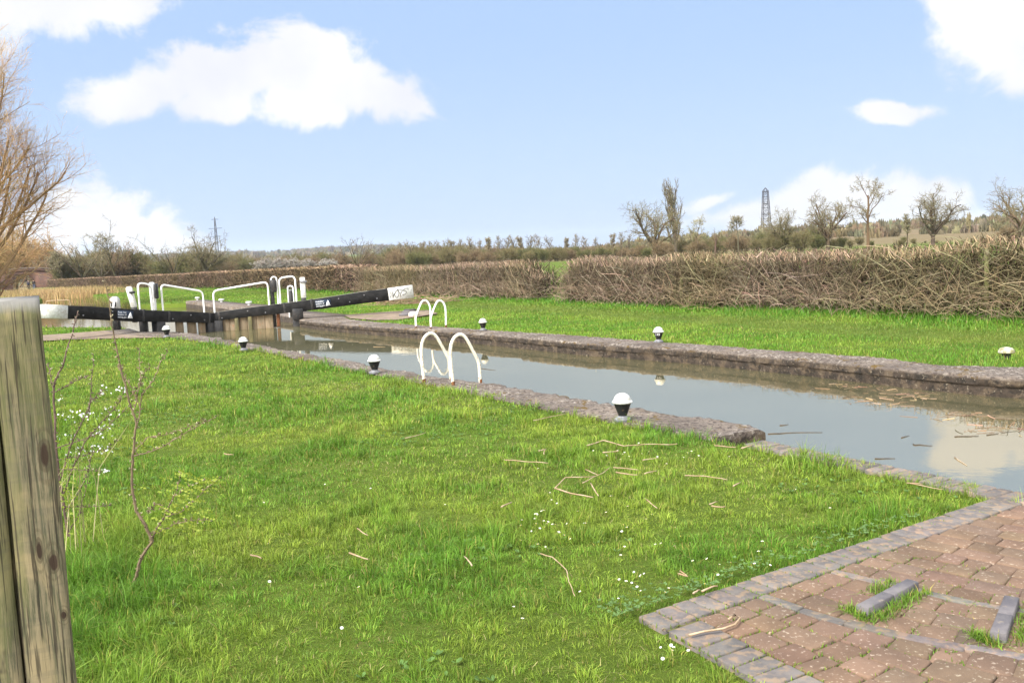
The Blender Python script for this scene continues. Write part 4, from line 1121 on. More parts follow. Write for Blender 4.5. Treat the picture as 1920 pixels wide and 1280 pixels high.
def tint(N, c, r, v=0.25): return np.array(c)[None, :] * np.exp(r.normal(0, v, N))[:, None] * np.exp(r.normal(0, 0.06, (N, 3)))


def strands(sa, sb, n, toff, zlo, zhi, dirf, Lr, K, wig, grav, r0, colr, r, hf, v=0.25, r1=0.5):
    s = r.uniform(sa, sb, n); t = hline(s) + r.normal(0, 1, n) * toff[1] + toff[0]; h = hf(s)
    z = h * r.uniform(zlo, zhi, n); P0 = np.concatenate([xy(s, t), z[:, None]], 1)
    D = dirf(n, r); D = D[:, :1] * np.array([*DS, 0]) + D[:, 1:2] * np.array([*DT, 0]) + D[:, 2:3] * UP
    P = wiggle(P0, D, r.uniform(*Lr, n), K, wig, grav, r)
    top = (h + 0.06)[:, None]; P[..., 2] = np.where(P[..., 2] > top, top + 0.25 * (P[..., 2] - top), P[..., 2]); P[..., 2] = np.maximum(P[..., 2], -0.03)
    tl = (hline(s) - 0.95)[:, None]; tt = P[..., 0] * DT[0] + P[..., 1] * DT[1]; ov = np.minimum(tt - tl, 0)
    P[..., :2] -= ov[..., None] * 0.8 * DT
    g = sst(0.35, 0.65, vnoise(s, s * 0, 0.35, 88))[:, None]
    C = tint(n, colr, r, v); C = C * (1 - 0.35 * g) + C * np.array([0.85, 1.0, 0.55]) * 0.35 * g
    return (P, rad(n, K, r0, r1, r), C)


def rough_hedge(name, label, sa, sb, hf, seed, k=1.0):
    r = np.random.default_rng(seed); L = sb - sa; sets = []
    N = lambda d: int(d * L * k)
    sets.append(strands(sa, sb, N(190), (0.10, 0.22), 0, 0.5, lambda n, r: np.stack([r.normal(0, .35, n), r.normal(0, .3, n), np.ones(n)], 1), (0.5, 1.3), 4, 0.15, 0, 0.012, (0.055, 0.042, 0.03), r, hf))
    sets.append(strands(sa, sb, N(260), (-0.1, 0.30), 0.05, 0.95, lambda n, r: r.normal(0, 1, (n, 3)), (0.25, 0.6), 4, 0.3, 0, 0.0055, (0.105, 0.075, 0.048), r, hf))
    sets.append(strands(sa, sb, N(430), (-0.35, 0.22), 0.12, 0.96, lambda n, r: np.stack([r.normal(-.1, .8, n), r.normal(-.2, .5, n), r.normal(.55, .6, n)], 1), (0.2, 0.6), 4, 0.22, 0, 0.0046, (0.19, 0.145, 0.098), r, hf))
    sgn = lambda n, r: np.where(r.random(n) < 0.72, -1.0, 1.0)
    sets.append(strands(sa, sb, N(24), (-0.45, 0.2), 0.05, 0.75, lambda n, r: np.stack([sgn(n, r) * 1.0, r.normal(-.1, .2, n), r.uniform(.2, 1.5, n)], 1), (0.6, 1.5), 7, 0.13, -0.03, 0.0066, (0.33, 0.26, 0.18), r, hf, 0.3))
    sets.append(strands(sa, sb, N(120), (-0.15, 0.33), 0.84, 0.97, lambda n, r: np.stack([r.normal(0, .5, n), r.normal(-.1, .4, n), np.ones(n)], 1), (0.06, 0.24), 3, 0.15, 0, 0.0085, (0.36, 0.25, 0.178), r, hf, 0.25, 0.8))
    sets.append(strands(sa, sb, N(80), (-0.6, 0.22), 0.0, 0.38, lambda n, r: np.stack([r.normal(0, .7, n), r.normal(-.25, .4, n), np.abs(r.normal(.9, .4, n))], 1), (0.3, 0.85), 6, 0.2, -0.22, 0.0055, (0.26, 0.188, 0.132), r, hf, 0.3))
    base = xyz((sa + sb) / 2, float(hline((sa + sb) / 2)), 0)
    return tag(tubes_obj(name, sets, M['twig'], loc=base), label, 'hedge')


def hh(s): return 1.33 + 0.15 * vnoise(s, s * 0, 0.4, 9) + 0.11 * vnoise(s, s * 0, 2.2, 10) + 0.10 * np.exp(-((s - 11.0) / 0.8) ** 2)


rough_hedge('hedge', 'rough laid hedge of bare brown stems on the right beyond the far grass bank', 4.5, 27.3, lambda s: hh(s) * (1 - 0.45 * sst(26.2, 27.4, s)), 101, 1.15)
rough_hedge('hedge', 'rough bare hedge behind the white end of the right beam, left of the gap', 29.0, 50.0, lambda s: (1.38 + 0.12 * vnoise(s, s * 0, 0.4, 12)) * (1 - 0.4 * sst(30.4, 29.0, s)), 102, 0.8)


def trimmed_hedge(name, label, sa, sb, seed):
    r = np.random.default_rng(seed); hf = lambda s: 1.55 + 0.08 * vnoise(s, s * 0, 0.2, 13) + 0.03 * vnoise(s, s * 0, 0.9, 14); L = sb - sa
    rr = 0.016; any_ = lambda n, r: r.normal(0, 1, (n, 3)) * np.array([1, 1, 0.8])
    sets = [strands(sa, sb, int(55 * L), (0.1, 0.25), 0, 0.6, lambda n, r: np.stack([r.normal(0, .3, n), r.normal(0, .3, n), np.ones(n)], 1), (0.6, 1.3), 3, 0.12, 0, 0.03, (0.05, 0.036, 0.027), r, hf),
            strands(sa, sb, int(80 * L), (-0.45, 0.2), 0.1, 0.98, any_, (0.3, 0.6), 3, 0.2, 0, rr, (0.155, 0.106, 0.074), r, hf, 0.4),
            strands(sa, sb, int(45 * L), (0.0, 0.4), 0.92, 0.99, lambda n, r: np.stack([r.normal(0, 1.2, n), r.normal(0, .8, n), np.abs(r.normal(0.4, .3, n))], 1), (0.12, 0.35), 3, 0.15, 0, rr * 0.9, (0.38, 0.25, 0.175), r, hf, 0.25)]
    base = xyz((sa + sb) / 2, float(hline((sa + sb) / 2)), 0)
    return tag(tubes_obj(name, sets, M['twig'], loc=base), label, 'hedge')


trimmed_hedge('hedge', 'long trimmed brown hedge running away behind the gates towards the brick bridge', 49.0, 222.0, 103)

# old fence posts standing in the hedges
M['fence'] = mat('mossy_fence_post', (0.17, 0.14, 0.085), (0.15, 0.165, 0.045), 5, rough=0.95, bump=0.3)
for (px, y0, y1, lab) in ((1850, 464, 596, 'tall weathered fence post standing in the hedge at the far right'), (1643, 560, 588, 'short mossy fence stake low in the hedge left of the tall right hand post'),
                          (1279, 520, 573, 'olive stained fence post in the hedge above the numbered bollard'), (857, 508, 556, 'pale fence post in the hedge right of the white beam end'), (918, 532, 558, 'short fence stake in the hedge above the small far bollard')):
    g = gp(px, y1); s, t = st(g); t = float(hline(s)) - 0.78; p = xyz(s, t, 0); Yd = p[1]; top = at(px, y0, Yd)[2]; q = at(px, y1, Yd); p[0] = q[0]; p[1] = q[1]
    o = MB().tube([p + np.array([0, 0, -0.1]), p + np.array([0.005, 0, top * 0.5]), p + np.array([0.0, 0, top])], [0.052, 0.048, 0.045], 9).build('fence_post', M['fence'], loc=p)
    tag(o, lab, 'fence post')

# brushwood heap below the white beam end
r = np.random.default_rng(55); c = gp(768, 569); n = 170
P0 = np.stack([c[0] + r.normal(0, 0.75, n), c[1] + r.normal(0.5, 0.35, n), np.abs(r.normal(0.02, 0.12, n))], 1)
D = np.stack([r.normal(0, 1, n), r.normal(0, .5, n), r.normal(0.05, .15, n)], 1)
P = wiggle(P0, D, r.uniform(0.4, 1.3, n), 5, 0.15, -0.03, r); P[..., 2] = np.maximum(P[..., 2], -0.02)
tag(tubes_obj('brushwood_heap', [(P, rad(n, 5, 0.011, 0.6, r), tint(n, (0.27, 0.19, 0.12), r))], M['twig'], loc=c), 'low heap of cut brown brushwood on the grass under the white beam end', 'brushwood')


# ---------------------------------------------------------------- trees
def grow(P, R, r, H, n, u0, u1, ang, angj, frac, tp, K, wig, up, rr, rmin, phi0=None):
    N, Kp, _ = P.shape
    u = (u0 + (u1 - u0) * (np.arange(n)[None, :] + r.random((N, n))) / n)
    f = u * (Kp - 1); i = np.minimum(f.astype(int), Kp - 2); g = (f - i)[..., None]; idx = np.arange(N)[:, None]
    A = P[idx, i]; B = P[idx, i + 1]; base = A * (1 - g) + B * g; T = B - A; T = T / (np.linalg.norm(T, axis=-1, keepdims=True) + 1e-9)
    rb = R[idx, i] * (1 - g[..., 0]) + R[idx, i + 1] * g[..., 0]
    ref = np.where(np.abs(T[..., 2:3]) < 0.9, np.array([0, 0, 1.0]), np.array([1.0, 0, 0])); e1 = np.cross(T, ref); e1 /= np.linalg.norm(e1, axis=-1, keepdims=True); e2 = np.cross(T, e1)
    ph = (np.arange(n)[None, :] * 2.4 + r.uniform(0, 6.28, (N, 1)) + r.normal(0, .4, (N, n)))[..., None]
    a = np.radians(ang + r.normal(0, angj, (N, n)))[..., None]
    D = np.cos(a) * T + np.sin(a) * (np.cos(ph) * e1 + np.sin(ph) * e2)
    L = H * frac * (1 - tp * u) * np.exp(r.normal(0, 0.22, (N, n)))
    P0 = base.reshape(-1, 3); D = D.reshape(-1, 3); L = L.reshape(-1)
    Q = wiggle(P0, D, L, K, wig, up, r)
    r0 = np.maximum(rb.reshape(-1) * rr, rmin)
    RR = np.maximum(r0[:, None] * np.linspace(1, 0.4, K)[None, :], rmin * 0.8)
    return Q, RR


STY = {
    'oak': dict(t=(0.32, 0.042, 0.03), lv=[(9, .5, 1, 40, 8, .56, .0, 10, .13, .05, .66), (6, .3, 1, 46, 12, .30, .25, 7, .22, .03, .60), (6, .3, 1, 48, 14, .15, .2, 5, .24, .03, .62), (5, .25, 1, 48, 14, .065, .2, 4, .22, .03, .75)]),
    'fan': dict(t=(0.24, 0.022, 0.03), lv=[(10, .5, 1, 36, 10, .74, .0, 9, .08, .03, .52), (6, .3, 1, 36, 10, .28, .3, 6, .12, .03, .55), (4, .3, 1, 40, 12, .11, .2, 4, .15, .02, .7)]),
    'row': dict(t=(0.82, 0.024, 0.04), lv=[(13, .34, 1, 34, 9, .34, .3, 6, .10, .06, .55), (5, .3, 1, 36, 10, .13, .2, 4, .14, .04, .6), (3, .3, 1, 40, 12, .06, .2, 3, .15, .03, .8)]),
    'ash': dict(t=(0.62, 0.028, 0.05), lv=[(13, .35, 1, 38, 8, .40, .35, 8, .10, .09, .5), (8, .25, 1, 38, 10, .19, .25, 6, .14, .07, .55), (7, .25, 1, 38, 12, .09, .2, 4, .16, .06, .6), (5, .2, 1, 38, 12, .045, .2, 3, .16, .05, .7)]),
    'poplar': dict(t=(0.95, 0.020, 0.02), lv=[(30, .06, .90, 26, 6, .42, .55, 8, .04, .20, .5), (7, .2, 1, 20, 6, .13, .3, 5, .05, .16, .55), (6, .2, 1, 22, 6, .045, .2, 3, .06, .12, .7)]),
    'slim': dict(t=(0.9, 0.020, 0.04), lv=[(16, .35, .98, 36, 8, .20, .45, 6, .10, .10, .5), (7, .2, 1, 36, 10, .09, .2, 5, .14, .06, .6), (6, .2, 1, 38, 10, .045, .2, 3, .16, .05, .7)]),
    'tuft': dict(t=(0.85, 0.022, 0.05), lv=[(12, .72, 1, 50, 10, .22, .3, 6, .14, .06, .5), (8, .2, 1, 40, 10, .10, .2, 4, .16, .04, .6), (6, .2, 1, 40, 10, .05, .2, 3, .16, .03, .7)]),
    'gaunt': dict(t=(0.80, 0.026, 0.07), lv=[(7, .38, .98, 42, 12, .34, .25, 7, .16, .05, .5), (6, .3, 1, 42, 14, .15, .2, 5, .2, .04, .55), (6, .3, 1, 45, 14, .07, .2, 4, .2, .03, .65), (4, .3, 1, 45, 14, .035, .2, 3, .2, .03, .8)]),
    'stump': dict(t=(0.85, 0.05, 0.06), lv=[(4, .4, .98, 40, 12, .5, .3, 6, .14, .06, .5), (4, .3, 1, 40, 14, .2, .2, 4, .2, .04, .55), (3, .3, 1, 45, 14, .09, .2, 3, .2, .03, .65)]),
    'willow': dict(t=(0.85, 0.026, 0.03), lv=[(40, .06, .98, 44, 9, .52, .60, 9, .05, .075, .36), (10, .25, 1, 34, 10, .19, .35, 6, .10, .05, .52), (7, .2, 1, 34, 10, .085, .2, 4, .10, .06, .6), (5, .2, 1, 34, 9, .040, .2, 3, .12, .05, .7)]),
    'scrub': dict(t=None, lv=[(7, .1, 1, 32, 10, .40, .2, 5, .14, .06, .6), (6, .1, 1, 38, 12, .22, .2, 4, .18, .04, .7), (4, .2, 1, 40, 12, .10, .2, 3, .2, .03, .8)]),
}


def make_tree(name, label, cat, base, H, style, seed, bark, twig, rmin, group=None, lean=(0, 0), bud=None):
    r = np.random.default_rng(seed); S_ = STY[style]; base = np.array(base, float)
    th = thing(name, label, cat, base, group)
    if S_['t'] is None:
        n = 16; a = r.uniform(0, 6.28, n); tl = np.abs(r.normal(0, .45, n))
        P = wiggle(np.tile(base, (n, 1)) + np.stack([np.cos(a), np.sin(a), 0 * a], 1) * H * .18 * r.random((n, 1)), np.stack([np.cos(a) * tl, np.sin(a) * tl, np.ones(n)], 1), H * r.uniform(.55, .85, n), 6, .1, 0.0, r)
        R = np.maximum(rad(n, 6, H * .012, .4, r), rmin)
    else:
        fr, rd, wig = S_['t']; P = wiggle(base[None], np.array([[lean[0], lean[1], 1.0]]), np.array([H * fr]), 10, wig, 0.06, r)
        R = (H * rd * np.linspace(1, .45 if fr > .5 else .75, 10))[None, :]; R[0, 0] *= 1.3
    trunk = [(P, np.maximum(R, rmin), tint(len(P), bark, r, .05))]; crown = []
    for k, (n, u0, u1, ang, aj, fc, tp, K, wg, up, rr) in enumerate(S_['lv']):
        P, R = grow(P, R, r, H, n, u0, u1, ang, aj, fc, tp, K, wg, up, rr, rmin * (1 if k > 0 else 1.5))
        last = k == len(S_['lv']) - 1
        f = k / (len(S_['lv']) - 1)
        c = np.array(bark) * (1 - f) + np.array(twig) * f
        (trunk if k == 0 else crown).append((P, R, tint(len(P), c, r, .15)))
    if bud is not None:
        tip = P[:, -1]; nb = len(tip); D = r.normal(0, 1, (nb, 3)); Q = wiggle(tip, D, np.full(nb, rmin * 5), 3, .3, 0, r)
        crown.append((Q, np.full((nb, 3), rmin * 1.0), tint(nb, bud, r, .25)))
    tubes_obj('trunk', trunk, M['twig'], th, sides=5); tubes_obj('crown', crown, M['twig'], th)
    return th


def tree_px(name, label, cat, x, ytop, Y, style, seed, bark=(0.095, 0.072, 0.046), twig=(0.19, 0.155, 0.088), group=None, lean=(0, 0), k=1.0, bud=(0.32, 0.285, 0.16), rk=0.00013):
    p = at(x, 480, Y); z = float(terrain(np.array([p[0]]), np.array([p[1]]))[0]) - 0.1
    top = at(x, ytop, Y)[2]; H = (top - z) * k
    return make_tree(name, label, cat, (p[0], p[1], z), H, style, seed, bark, twig, Y * rk, group, lean, bud)


OL = (0.115, 0.10, 0.05)
tree_px('bare_tree', 'big spreading bare tree left of the tall poplar on the right horizon', 'tree', 1228, 385, 172, 'oak', 44, bud=(0.36, 0.34, 0.16), k=1.05)
tree_px('poplar_tree', 'tall narrow bare poplar on the right horizon', 'tree', 1268, 362, 190, 'poplar', 2, bark=(0.10, 0.078, 0.048), twig=(0.15, 0.118, 0.068)).scale = (1.35, 1.35, 1.06)
tree_px('bare_tree', 'ragged small bare tree just right of the tall poplar', 'tree', 1302, 412, 165, 'gaunt', 3, twig=(0.32, 0.28, 0.15))
tree_px('bare_tree', 'dead forked stump of a tree between the poplar and the pylon', 'tree', 1342, 436, 150, 'stump', 4, bark=(0.12, 0.085, 0.06))
tree_px('bare_tree', 'thin bare tree with a flat tuft of crown left of the lattice tower', 'tree', 1385, 402, 160, 'tuft', 5, bark=(0.11, 0.09, 0.06))
tree_px('bare_tree', 'bare rounded tree just right of the lattice tower', 'tree', 1468, 400, 165, 'oak', 6, bark=OL)
tree_px('bare_tree', 'bare open crowned tree midway between the lattice tower and the right edge', 'tree', 1553, 372, 165, 'oak', 21, bark=(0.105, 0.07, 0.045), k=1.0)
tree_px('bare_tree', 'gaunt leaning bare tree, tallest beside the white cloud at the right', 'tree', 1628, 340, 140, 'gaunt', 28, bark=(0.12, 0.076, 0.046), lean=(0.12, 0))
tree_px('bare_tree', 'stout bare oak with a thick forked trunk near the right edge', 'tree', 1750, 362, 155, 'oak', 52, bark=(0.08, 0.06, 0.04), k=1.0)
tree_px('bare_tree', 'thin upright bare tree just left of the stout oak', 'tree', 1702, 402, 165, 'slim', 10)
tree_px('bare_tree', 'bare spreading tree cut off by the right edge of the picture', 'tree', 1915, 335, 125, 'oak', 11, bark=(0.15, 0.105, 0.07))
tree_px('evergreen_tree', 'small pale upright tree beside the long white roof on the hill', 'tree', 1817, 404, 330, 'poplar', 12, bark=(0.25, 0.2, 0.1), twig=(0.36, 0.28, 0.13))
tree_px('bare_tree', 'solitary fan shaped bare tree on the horizon left of centre', 'tree', 670, 436, 150, 'fan', 13, k=0.95, twig=(0.16, 0.125, 0.08), bud=(0.24, 0.2, 0.13))
for i, (x, yt, Y, sty, lab) in enumerate([(383, 442, 185, 'oak', 'round crowned bare oak beside the left pylon'), (322, 452, 185, 'fan', 'bare tree left of the round crowned oak'), (215, 438, 170, 'gaunt', 'tall gaunt bare tree between the bridge and the left beam'),
                                          (150, 452, 175, 'fan', 'thin pale bare tree nearest the brick bridge'), (112, 470, 200, 'ash', 'small bare tree above the brick bridge'), (185, 455, 190, 'fan', 'bare tree left of the tall gaunt one on the left horizon')]):
    tree_px('bare_tree', lab, 'tree', x, yt, Y, sty, 60 + i, bark=(0.085, 0.07, 0.045), twig=(0.17, 0.14, 0.085))
# the big tree and the willows on the left towpath
tree_px('bare_tree', 'largest bare orange brown tree at the left edge above the wooden post', 'tree', -30, 120, 52, 'willow', 71, bark=(0.20, 0.135, 0.07), twig=(0.47, 0.30, 0.15), bud=(0.52, 0.35, 0.2), rk=0.00011)
for i, (x, yt, Y) in enumerate([(-48, 405, 75), (20, 432, 240), (60, 452, 245), (98, 470, 250), (-85, 380, 70)]):
    tree_px('willow_bush', ['brown twiggy willow above the wooden post at the left edge', 'tall brown willow rising behind the left side of the brick bridge', 'brown willow directly behind the hump of the brick bridge', 'small willow just right of the brick bridge', 'brown twiggy willow under the big tree at the left edge'][i], 'willow', x, yt, Y, 'scrub', 80 + i, bark=(0.21, 0.145, 0.07), twig=(0.36, 0.235, 0.11), bud=None, rk=0.0002)

# scrub along the field edges: a few kinds, copied
proto = []
for i, c in enumerate([((0.11, 0.09, 0.045), (0.19, 0.16, 0.075)), ((0.12, 0.085, 0.05), (0.23, 0.165, 0.095)), ((0.09, 0.085, 0.04), (0.155, 0.15, 0.06))]):
    proto.append(make_tree('scrub_bush', 'bare twiggy bush in the scrub beyond the hedge', 'bush', (0, 300 + 5 * i, -50), 5.0, 'scrub', 200 + i, c[0], c[1], 0.026, 'scrub bushes beyond the hedges'))
lineproto = []
for i in range(4):
    lineproto.append(make_tree('row_tree', 'slender bare tree in the row along the middle horizon', 'tree', (0, 320 + 5 * i, -50), 9.0, ['row', 'row', 'slim', 'row'][i], 220 + i, (0.10, 0.08, 0.05), (0.19, 0.152, 0.09), 0.045, 'row of bare trees along the middle horizon', bud=(0.30, 0.26, 0.16)))
used = set(); rr_ = random.Random(4)


def place(protos, i, x, ytop, Y, label=None):
    pr = protos[i % len(protos)]; p = at(x, 480, Y); z = float(terrain(np.array([p[0]]), np.array([p[1]]))[0]) - 0.1
    H0 = 5.0 if pr.name.startswith('scrub') else 9.0; k = (at(x, ytop, Y)[2] - z) / H0
    if pr.name not in used:
        used.add(pr.name); o = pr; o.location = (p[0], p[1], z); o.rotation_euler = (0, 0, rr_.uniform(0, 6)); o.scale = (k, k, k)
    else: o = dup(pr, (p[0], p[1], z), None, rr_.uniform(0, 6), k)
    if label: o['label'] = label
    return o


for i, (x, yt) in enumerate([(757, 458), (772, 456), (790, 452), (806, 456), (822, 455), (836, 450), (850, 450), (866, 451), (884, 446), (902, 452), (918, 445), (934, 444), (950, 443), (966, 446), (980, 443), (995, 445), (1012, 444), (1032, 446), (1062, 444), (1080, 443), (1100, 446), (1118, 447), (1148, 440), (1165, 438), (1180, 443)]):
    place(lineproto, i, x, yt + rr_.uniform(-2, 2), 255 + rr_.uniform(-25, 30))
for y_, Y_ in ((468, 262), (472, 215)):
    xs = 735
    while xs < 1205:
        place(proto, rr_.randrange(3), xs, y_ + rr_.uniform(-5, 4) - 0.012 * (xs - 745), Y_ + rr_.uniform(-14, 14)); xs += rr_.uniform(10, 15)
xs = 425
while xs < 740:
    place(proto, rr_.randrange(3), xs, 483 + rr_.uniform(-5, 4) - 0.02 * (xs - 425), 300 + rr_.uniform(-20, 30)); xs += rr_.uniform(9, 15)
xs = 1190
while xs < 1935:
    top = np.interp(xs, [1190, 1250, 1320, 1400, 1480, 1540, 1600, 1660, 1700, 1760, 1830, 1870, 1930], [462, 455, 446, 440, 436, 432, 446, 455, 440, 452, 452, 440, 415])
    place(proto, rr_.randrange(3), xs, top + rr_.uniform(-5, 12), rr_.uniform(165, 215)); xs += rr_.uniform(12, 22)
for x, yt, Y in [(1310, 450, 160), (1450, 445, 165), (1500, 436, 160), (1530, 440, 165), (1690, 450, 150), (1855, 445, 140), (1890, 425, 135), (1925, 430, 132), (1240, 452, 165), (1212, 465, 160)]:
    place(proto, rr_.randrange(3), x, yt, Y)
xs = 92
while xs < 425:
    top = np.interp(xs, [92, 130, 170, 215, 250, 280, 310, 350, 400, 425], [478, 482, 476, 468, 470, 486, 484, 476, 478, 486])
    place(proto, rr_.randrange(3), xs, top + rr_.uniform(-4, 6), rr_.uniform(195, 230)); xs += rr_.uniform(12, 19)
for k, (x, yt, Y, sd) in enumerate([(495, 489, 210, 1), (518, 487, 215, 2), (545, 488, 215, 3), (575, 489, 215, 4), (612, 488, 215, 5)]):
    tree_px('blossom_bush', 'white blossoming bush beyond the trimmed hedge, %s of five from the left' % ['first', 'second', 'third', 'fourth', 'fifth'][k], 'bush', x, yt, Y, 'scrub', 300 + sd, bark=(0.13, 0.10, 0.07), twig=(0.27, 0.235, 0.19), bud=(0.40, 0.37, 0.33), rk=0.00016)

# far woods on the hills: reads as one mass
r = np.random.default_rng(77); PX, PY, HT = [], [], []
for (n, r0, r1, a0, a1, h0, h1) in ((1500, 1900, 2700, -0.62, -0.02, 9, 16), (900, 2400, 2900, -0.46, -0.10, 12, 20), (900, 420, 900, 0.10, 0.75, 3.5, 7), (500, 330, 520, -0.02, 0.6, 3, 5.5), (700, 900, 1800, -0.65, 0.35, 4, 9), (350, 620, 800, 0.20, 0.7, 5, 9)):
    a = r.uniform(a0, a1, n); d = r.uniform(r0, r1, n); keep = vnoise(a * 40, d * .01, 1.0, 91) > 0.40
    PX.append((a * d)[keep]); PY.append(d[keep]); HT.append(r.uniform(h0, h1, n)[keep])
PX, PY, HT = map(np.concatenate, (PX, PY, HT)); n = len(PX); m = 44
u = r.random((n, m)); a = r.uniform(0, 6.28, (n, m)); rd = HT[:, None] * 0.45 * np.sqrt(r.random((n, m)))
bx = PX[:, None] + np.cos(a) * rd; by = PY[:, None] + np.sin(a) * rd; bz = terrain(bx, by) - 0.3
h = HT[:, None] * np.sqrt(np.clip(1 - (rd / (HT[:, None] * .5)) ** 2, .1, 1)) * r.uniform(.6, 1.05, (n, m)); wd = HT[:, None] * r.uniform(.025, .075, (n, m)); th = r.uniform(0, 3.14, (n, m))
B = np.stack([bx, by, bz], -1); sd = np.stack([np.cos(th), np.sin(th), 0 * th], -1) * wd[..., None]; tp = B + np.stack([r.normal(0, .1, (n, m)) * h, r.normal(0, .1, (n, m)) * h, h], -1)
V = np.stack([B - sd * .6, B + sd * .6, B * .22 + tp * .78 + sd * 1.2, tp, B * .22 + tp * .78 - sd * 1.2], 2).reshape(-1, 3); k = np.arange(n * m)[:, None] * 5
cc = np.repeat(np.array([[0.140, 0.118, 0.066]]) * np.exp(r.normal(0, .3, (n, 1))) * np.exp(r.normal(0, .08, (n, 3))), m * 5, axis=0)
o = npmesh('far_woodland', V, quads=k + np.array([[0, 1, 2, 4]]), tris=k + np.array([[4, 2, 3]]), mat=M['twig'], col=cc); tag(o, kind='stuff')

# ---------------------------------------------------------------- pylons, bridge, people, building
def pylon(label, x, ytop, Y, bars, wb, wt, m, mr):
    p = at(x, 480, Y); z = float(terrain(np.array([p[0]]), np.array([p[1]]))[0]); top = at(x, ytop, Y)[2]; H = top - z
    mb = MB(); wf = lambda h: wb + (wt - wb) * min(1, h / (H * .93))
    legs = [(-1, -1), (1, -1), (1, 1), (-1, 1)]; b = np.array([p[0], p[1], z])
    hs = np.linspace(0, H * .93, 9)
    for (a, c) in legs:
        mb.tube([b + np.array([a * wf(h) / 2, c * wf(h) / 2, h]) for h in hs] + [b + np.array([0, 0, H])], mr, 4)
    for i in range(len(hs) - 1):
        for k in range(4):
            (a, c), (e, f) = legs[k], legs[(k + 1) % 4]; w0, w1 = wf(hs[i]) / 2, wf(hs[i + 1]) / 2
            mb.tube([b + np.array([a * w0, c * w0, hs[i]]), b + np.array([e * w1, f * w1, hs[i + 1]])], mr * .6, 3)
            mb.tube([b + np.array([e * w0, f * w0, hs[i]]), b + np.array([a * w1, c * w1, hs[i + 1]])], mr * .6, 3)
            mb.tube([b + np.array([a * w1, c * w1, hs[i + 1]]), b + np.array([e * w1, f * w1, hs[i + 1]])], mr * .6, 3)
    o = mb.build('tower', m, loc=b); o.location = b
    root = thing('pylon', label, 'pylon', b)
    o.parent = root; o.location = (0, 0, 0)
    am = MB()
    for (yb, wpx) in bars:
        zz = at(x, yb, Y)[2]; hw = wpx / FPX * Y / 2
        am.tube([np.array([p[0] - hw, p[1], zz]), np.array([p[0] + hw, p[1], zz])], mr * 1.3, 4)
    am.build('cross_arms', m, root)
    return root


M['steel'] = mat('dull_brown_steel', (0.035, 0.027, 0.024), rough=0.8); M['steel2'] = mat('dull_grey_steel', (0.06, 0.06, 0.065), rough=0.8)
pylon('dark lattice electricity tower rising above the right hand trees', 1438, 352, 700, [(360, 9), (382, 10), (402, 13)], 6.6, 3.6, M['steel'], 0.22)
pylon('faint electricity pylon with three cross arms on the left horizon', 408, 406, 900, [(411, 13), (428, 25), (443, 20)], 4, 1.0, M['steel2'], 0.17)

# brick arch bridge over the canal, seen end-on at the far left
bc = at(46, 531, 205); bc[2] = 0; dv = unit(np.array([-0.52, 0.87, 0])); ex = np.array([dv[1], -dv[0], 0])
br = thing('canal_bridge', 'small red brick arch bridge over the canal at the far left', 'bridge', bc)
zt = at(46, 504, 205)[2]
arc = [(2.3 * math.cos(a), 0.3 + (zt - 1.55) * math.sin(a)) for a in np.linspace(0, math.pi, 19)]
top = [(x, zt - 0.55 - 0.012 * (x - 0.5) ** 2 * 1.2) for x in np.linspace(-8, 12, 21)]
poly = [(2.3, -0.6)] + arc + [(-2.3, -0.6), (-8, -0.6)] + top + [(12, -0.6)]
MB().prism(poly, dv, 4.0, bc, ex, UP).build('arch_wall', M['brick'], br)
for q, off in (('parapet', -0.1), ('parapet', 3.75)):
    pp_ = [(x, z) for x, z in top] + [(x, z + 0.55 + (0.08 if abs(x) < 9 else 0)) for x, z in top[::-1]]
    MB().prism(pp_, dv, 0.36, bc + dv * off, ex, UP).build(q, M['brick'], br)
cp = [(x, z + 0.635) for x, z in top] + [(x, z + 0.80) for x, z in top[::-1]]
MB().prism(cp, dv, 0.46, bc + dv * -0.16, ex, UP).build('coping', mat('grey_coping', (0.20, 0.165, 0.155), (0.13, 0.11, 0.105), 3, rough=.9), br)


